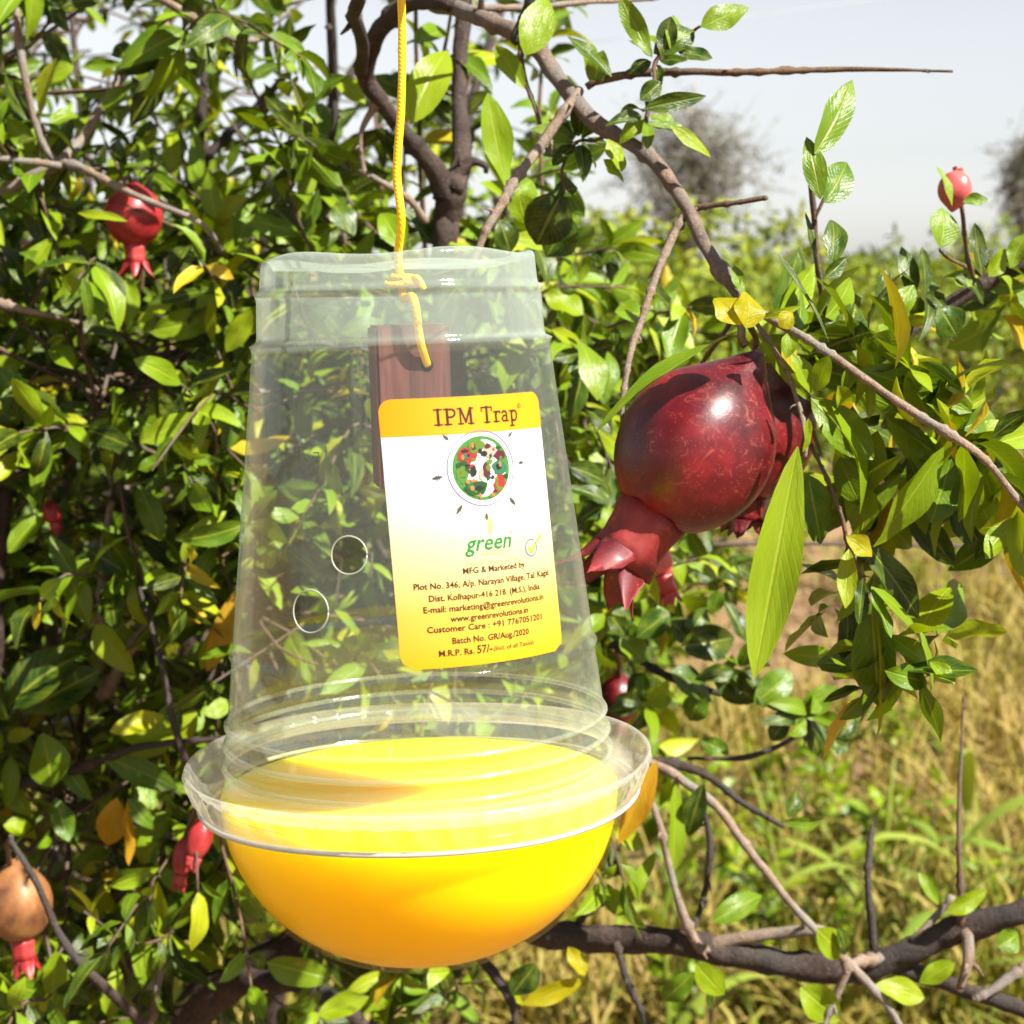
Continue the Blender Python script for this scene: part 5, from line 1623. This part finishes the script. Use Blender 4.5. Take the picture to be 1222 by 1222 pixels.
pal = {'leaf': (0.012, 0.07, 0.012), 'lime': (0.10, 0.19, 0.015), 'red': (0.34, 0.022, 0.018), 'peach': (0.48, 0.17, 0.04), 'cream': (0.48, 0.34, 0.26), 'plum': (0.10, 0.01, 0.025), 'black': (0.012, 0.014, 0.012), 'teal': (0.03, 0.14, 0.07)}
pk = {k: plain_mat('emblem_' + k, tuple(0.62 * x for x in c), 0.4, 0.3) for k, c in pal.items()}
big = [('red', -0.5, -0.42, 0.32, 0.24), ('red', 0.60, 0.55, 0.24, 0.32), ('cream', 0.36, -0.5, 0.24, 0.2), ('plum', 0.66, -0.35, 0.22, 0.15), ('lime', -0.1, -0.72, 0.3, 0.18), ('teal', 0.62, 0.02, 0.26, 0.2), ('lime', -0.7, 0.08, 0.2, 0.2), ('leaf', -0.3, 0.6, 0.42, 0.25), ('plum', 0.14, 0.08, 0.13, 0.28), ('cream', -0.06, 0.2, 0.09, 0.2), ('black', -0.32, 0.08, 0.11, 0.16)]
er_ = random.Random(5)
for i in range(64):
    a_, q_ = er_.uniform(0, 6.28), math.sqrt(er_.random()) * 0.92
    big.append((er_.choice(['leaf', 'leaf', 'lime', 'teal', 'black', 'red', 'peach', 'plum', 'lime']), q_ * math.cos(a_), q_ * math.sin(a_), er_.uniform(0.04, 0.12), er_.uniform(0.04, 0.10)))
bykey = {}
for i, (key, *b_) in enumerate(big):
    bykey.setdefault(key, []).append((i, b_))
for n_, (key, lst) in enumerate(bykey.items()):
    printed('emblem_patch', [blob(*b_, seed=i) for i, b_ in lst], pk[key], 0.00056 + 0.00002 * n_)
for k, an in enumerate((138, 188, 234, 270, 312, 2, 40)):
    R_ = er * 1.52
    cx, cy = ec + R_ * math.cos(math.radians(an)), ev - R_ * math.sin(math.radians(an))
    ra = math.radians(an)
    ux, uy = math.cos(ra), -math.sin(ra)
    s_ = 0.0014 if k in (1, 2, 4) else 0.0010

    def T(a, b):
        return (cx + (a * ux - b * uy) * s_, cy + (a * uy + b * ux) * s_)

    body = [T(1.2 * math.cos(t * 0.63), 0.36 * math.sin(t * 0.63)) for t in range(10)]
    printed('insect_print', [body] + stroke([T(0.3, -1.0), T(0, 0), T(0.3, 1.0)], 0.00018) + stroke([T(-0.6, -0.9), T(-0.2, 0), T(-0.6, 0.9)], 0.00016) + stroke([T(0.9, 0), T(1.7, 0.5)], 0.00012), ink['black'], 0.00055)
# leaf drop above the brand name, tick badge beside it
printed('brand_drop', [[(ec + 0.6 * mm + 1.5 * mm * math.sin(t * 0.52) * (0.6 + 0.4 * math.cos(t * 0.26)), 41.6 * mm - 2.6 * mm * math.cos(t * 0.52)) for t in range(12)]], ink['gold'])
bx, by = 18.6 * mm, 50.2 * mm
printed('badge_ring', stroke(arc(bx, by, 2.5 * mm, 2.7 * mm, 60, 395, 26), 0.00055), ink['navy'])
printed('badge_tick', stroke([(bx - 1.2 * mm, by - 0.2 * mm), (bx - 0.1 * mm, by + 1.4 * mm), (bx + 5.0 * mm, by - 3.6 * mm)], 0.0008), ink['lime'], 0.00056)

# moulded mark on the cup wall
mk_mat = plain_mat('moulded_mark', (0.14, 0.17, 0.13), 0.3, trans=0.5)


def on_cup(u, v, phi0, z0):
    z = z0 - v
    return surf(phi0 + u / cup_r(z), z, 0.0003)


mv, mf = [], []
for pl_ in stroke(arc(0, 0, 0.0030, 0.0034, 40, 320, 12), 0.0004) + stroke([(0.0012, 0.0004), (0.0032, 0.0004), (0.0032, 0.003)], 0.0004) + stroke([(0.0058, -0.0034), (0.0058, 0.0034)], 0.0004) + stroke([(-0.0052, -0.0034), (-0.0052, 0.0034)], 0.0004):
    b = len(mv)
    mv += [on_cup(u, v, -0.52, 0.1160) for u, v in pl_]
    mf.append(tuple(range(b, b + 4)))
local_obj('moulded_mark', mv, mf, mk_mat, TM, cup)

# ================================================================== lure block inside, and the string
m, nt, N, L, out = new_mat('brown_wood')
tc = N.new('ShaderNodeTexCoord'); mp = N.new('ShaderNodeMapping'); mp.inputs['Scale'].default_value = (260, 260, 26)
L.new(tc.outputs['Object'], mp.inputs[0])
n1 = N.new('ShaderNodeTexNoise'); n1.inputs['Scale'].default_value = 1; n1.inputs['Detail'].default_value = 6; L.new(mp.outputs[0], n1.inputs['Vector'])
r = ramp(N, [(0.3, (0.055, 0.014, 0.010)), (0.55, (0.120, 0.034, 0.024)), (0.75, (0.21, 0.075, 0.052))]); L.new(n1.outputs['Fac'], r.inputs[0])
bs = N.new('ShaderNodeBsdfPrincipled'); bs.inputs['Roughness'].default_value = 0.7; L.new(r.outputs[0], bs.inputs['Base Color'])
b = N.new('ShaderNodeBump'); b.inputs['Strength'].default_value = 0.4; b.inputs['Distance'].default_value = 0.001; L.new(n1.outputs['Fac'], b.inputs['Height']); L.new(b.outputs[0], bs.inputs['Normal'])
L.new(bs.outputs[0], out.inputs[0])
BT = P(487, 387, 0.575)
bmat = Matrix.Translation(BT) @ Matrix.Rotation(math.radians(-1.5), 4, 'Y') @ Matrix.Rotation(math.radians(16), 4, 'Z')
bm = bmesh.new()
bmesh.ops.create_cube(bm, size=1.0)
bmesh.ops.scale(bm, vec=(0.0255, 0.014, 0.055), verts=bm.verts)
bmesh.ops.translate(bm, vec=(0, 0, -0.0275), verts=bm.verts)
bmesh.ops.bevel(bm, geom=list(bm.edges), offset=0.0009, segments=2, affect='EDGES')
me = bpy.data.meshes.new('lure_block')
bm.to_mesh(me); bm.free()
me.materials.append(m)
lb = bpy.data.objects.new('lure_block', me)
COL.objects.link(lb)
lb.matrix_basis = bmat
tag(lb, 'brown wooden lure block hanging inside the clear cup', 'lure block')
# flat disc on its face, painted dark for the shade inside the string hole
hx = bmat @ Vector((0.0045, -0.0071, -0.0135))
hp = [bmat @ Vector((0.0045, -0.0073, -0.0135)), bmat @ Vector((0.0045, -0.0069, -0.0135))]
V, F = tube_data(hp, [0.0022, 0.0022], 16)
ho = mesh_obj('hole_shade_disc', V, F, plain_mat('painted_hole_shade', (0.02, 0.008, 0.006), 0.9))
attach(ho, lb)

m, nt, N, L, out = new_mat('yellow_string_fibre')
tc = N.new('ShaderNodeTexCoord')
wv = N.new('ShaderNodeTexWave'); wv.wave_type = 'BANDS'; wv.bands_direction = 'DIAGONAL'; wv.inputs['Scale'].default_value = 420; wv.inputs['Distortion'].default_value = 1.5
L.new(tc.outputs['Object'], wv.inputs['Vector'])
c = mixc(N, L, wv.outputs['Fac'], (0.80, 0.53, 0.004), (0.86, 0.60, 0.008))
bs = N.new('ShaderNodeBsdfPrincipled'); bs.inputs['Roughness'].default_value = 0.5; L.new(c, bs.inputs['Base Color'])
b = N.new('ShaderNodeBump'); b.inputs['Strength'].default_value = 0.25; b.inputs['Distance'].default_value = 0.0005; L.new(wv.outputs['Fac'], b.inputs['Height']); L.new(b.outputs[0], bs.inputs['Normal'])
tr = N.new('ShaderNodeBsdfTranslucent'); L.new(c, tr.inputs[0]); ms = N.new('ShaderNodeMixShader'); ms.inputs[0].default_value = 0.25
L.new(bs.outputs[0], ms.inputs[1]); L.new(tr.outputs[0], ms.inputs[2]); L.new(ms.outputs[0], out.inputs[0])
STR = m
strg = empty('hanging_string', TM @ Vector((0, 0, 0.176)), 'bright yellow string from the bough down through the cup to the block', 'string')
top_c = TM @ Vector((0, 0, 0.1745))
sp_ = [P(474, -90, 0.562), P(476, -60, 0.565), P(479, 0, 0.567), P(480, 60, 0.569), P(479, 120, 0.570), P(475, 180, 0.572), P(474, 215, 0.573), P(479, 262, 0.574), top_c + Vector((0, 0, 0.004)), top_c + Vector((0.001, 0, -0.004)), top_c + Vector((0.002, -0.003, -0.010)), hx + Vector((-0.004, -0.006, 0.022)), hx + Vector((-0.002, -0.005, 0.008)), hx + Vector((0, 0.0005, 0))]
cp = catmull(sp_, 8)
V, F = tube_data(cp, [0.00142] * len(cp), 10, lump=0.12)
mesh_obj('cord', V, F, STR, strg)
# loop over the bough and the knot under the cup's top
lo = P(476, -78, 0.575)
lp = [lo + Vector((0.0015 * k / 14, 0.0052 * math.cos(k * 0.45), 0.0052 * math.sin(k * 0.45))) for k in range(29)]
V, F = tube_data(lp, [0.0013] * 29, 8)
mesh_obj('loop', V, F, STR, strg)
kc = top_c + Vector((0.0015, -0.001, -0.0042))
kp = []
for k in range(60):
    a = k * 0.42
    kp.append(kc + Vector((0.0042 * math.cos(a) + 0.0014 * math.sin(a * 0.31), 0.0026 * math.sin(a * 1.0), 0.0013 * math.sin(a * 0.63 + 0.5))))
V, F = tube_data(kp, [0.0011] * 60, 7)
mesh_obj('knot', V, F, STR, strg)
ep = catmull([kc, kc + Vector((0.005, -0.003, 0.001)), kc + Vector((0.0075, -0.003, -0.003))], 6)
V, F = tube_data(ep, [0.0011] * len(ep), 7)
mesh_obj('loose_end', V, F, STR, strg)
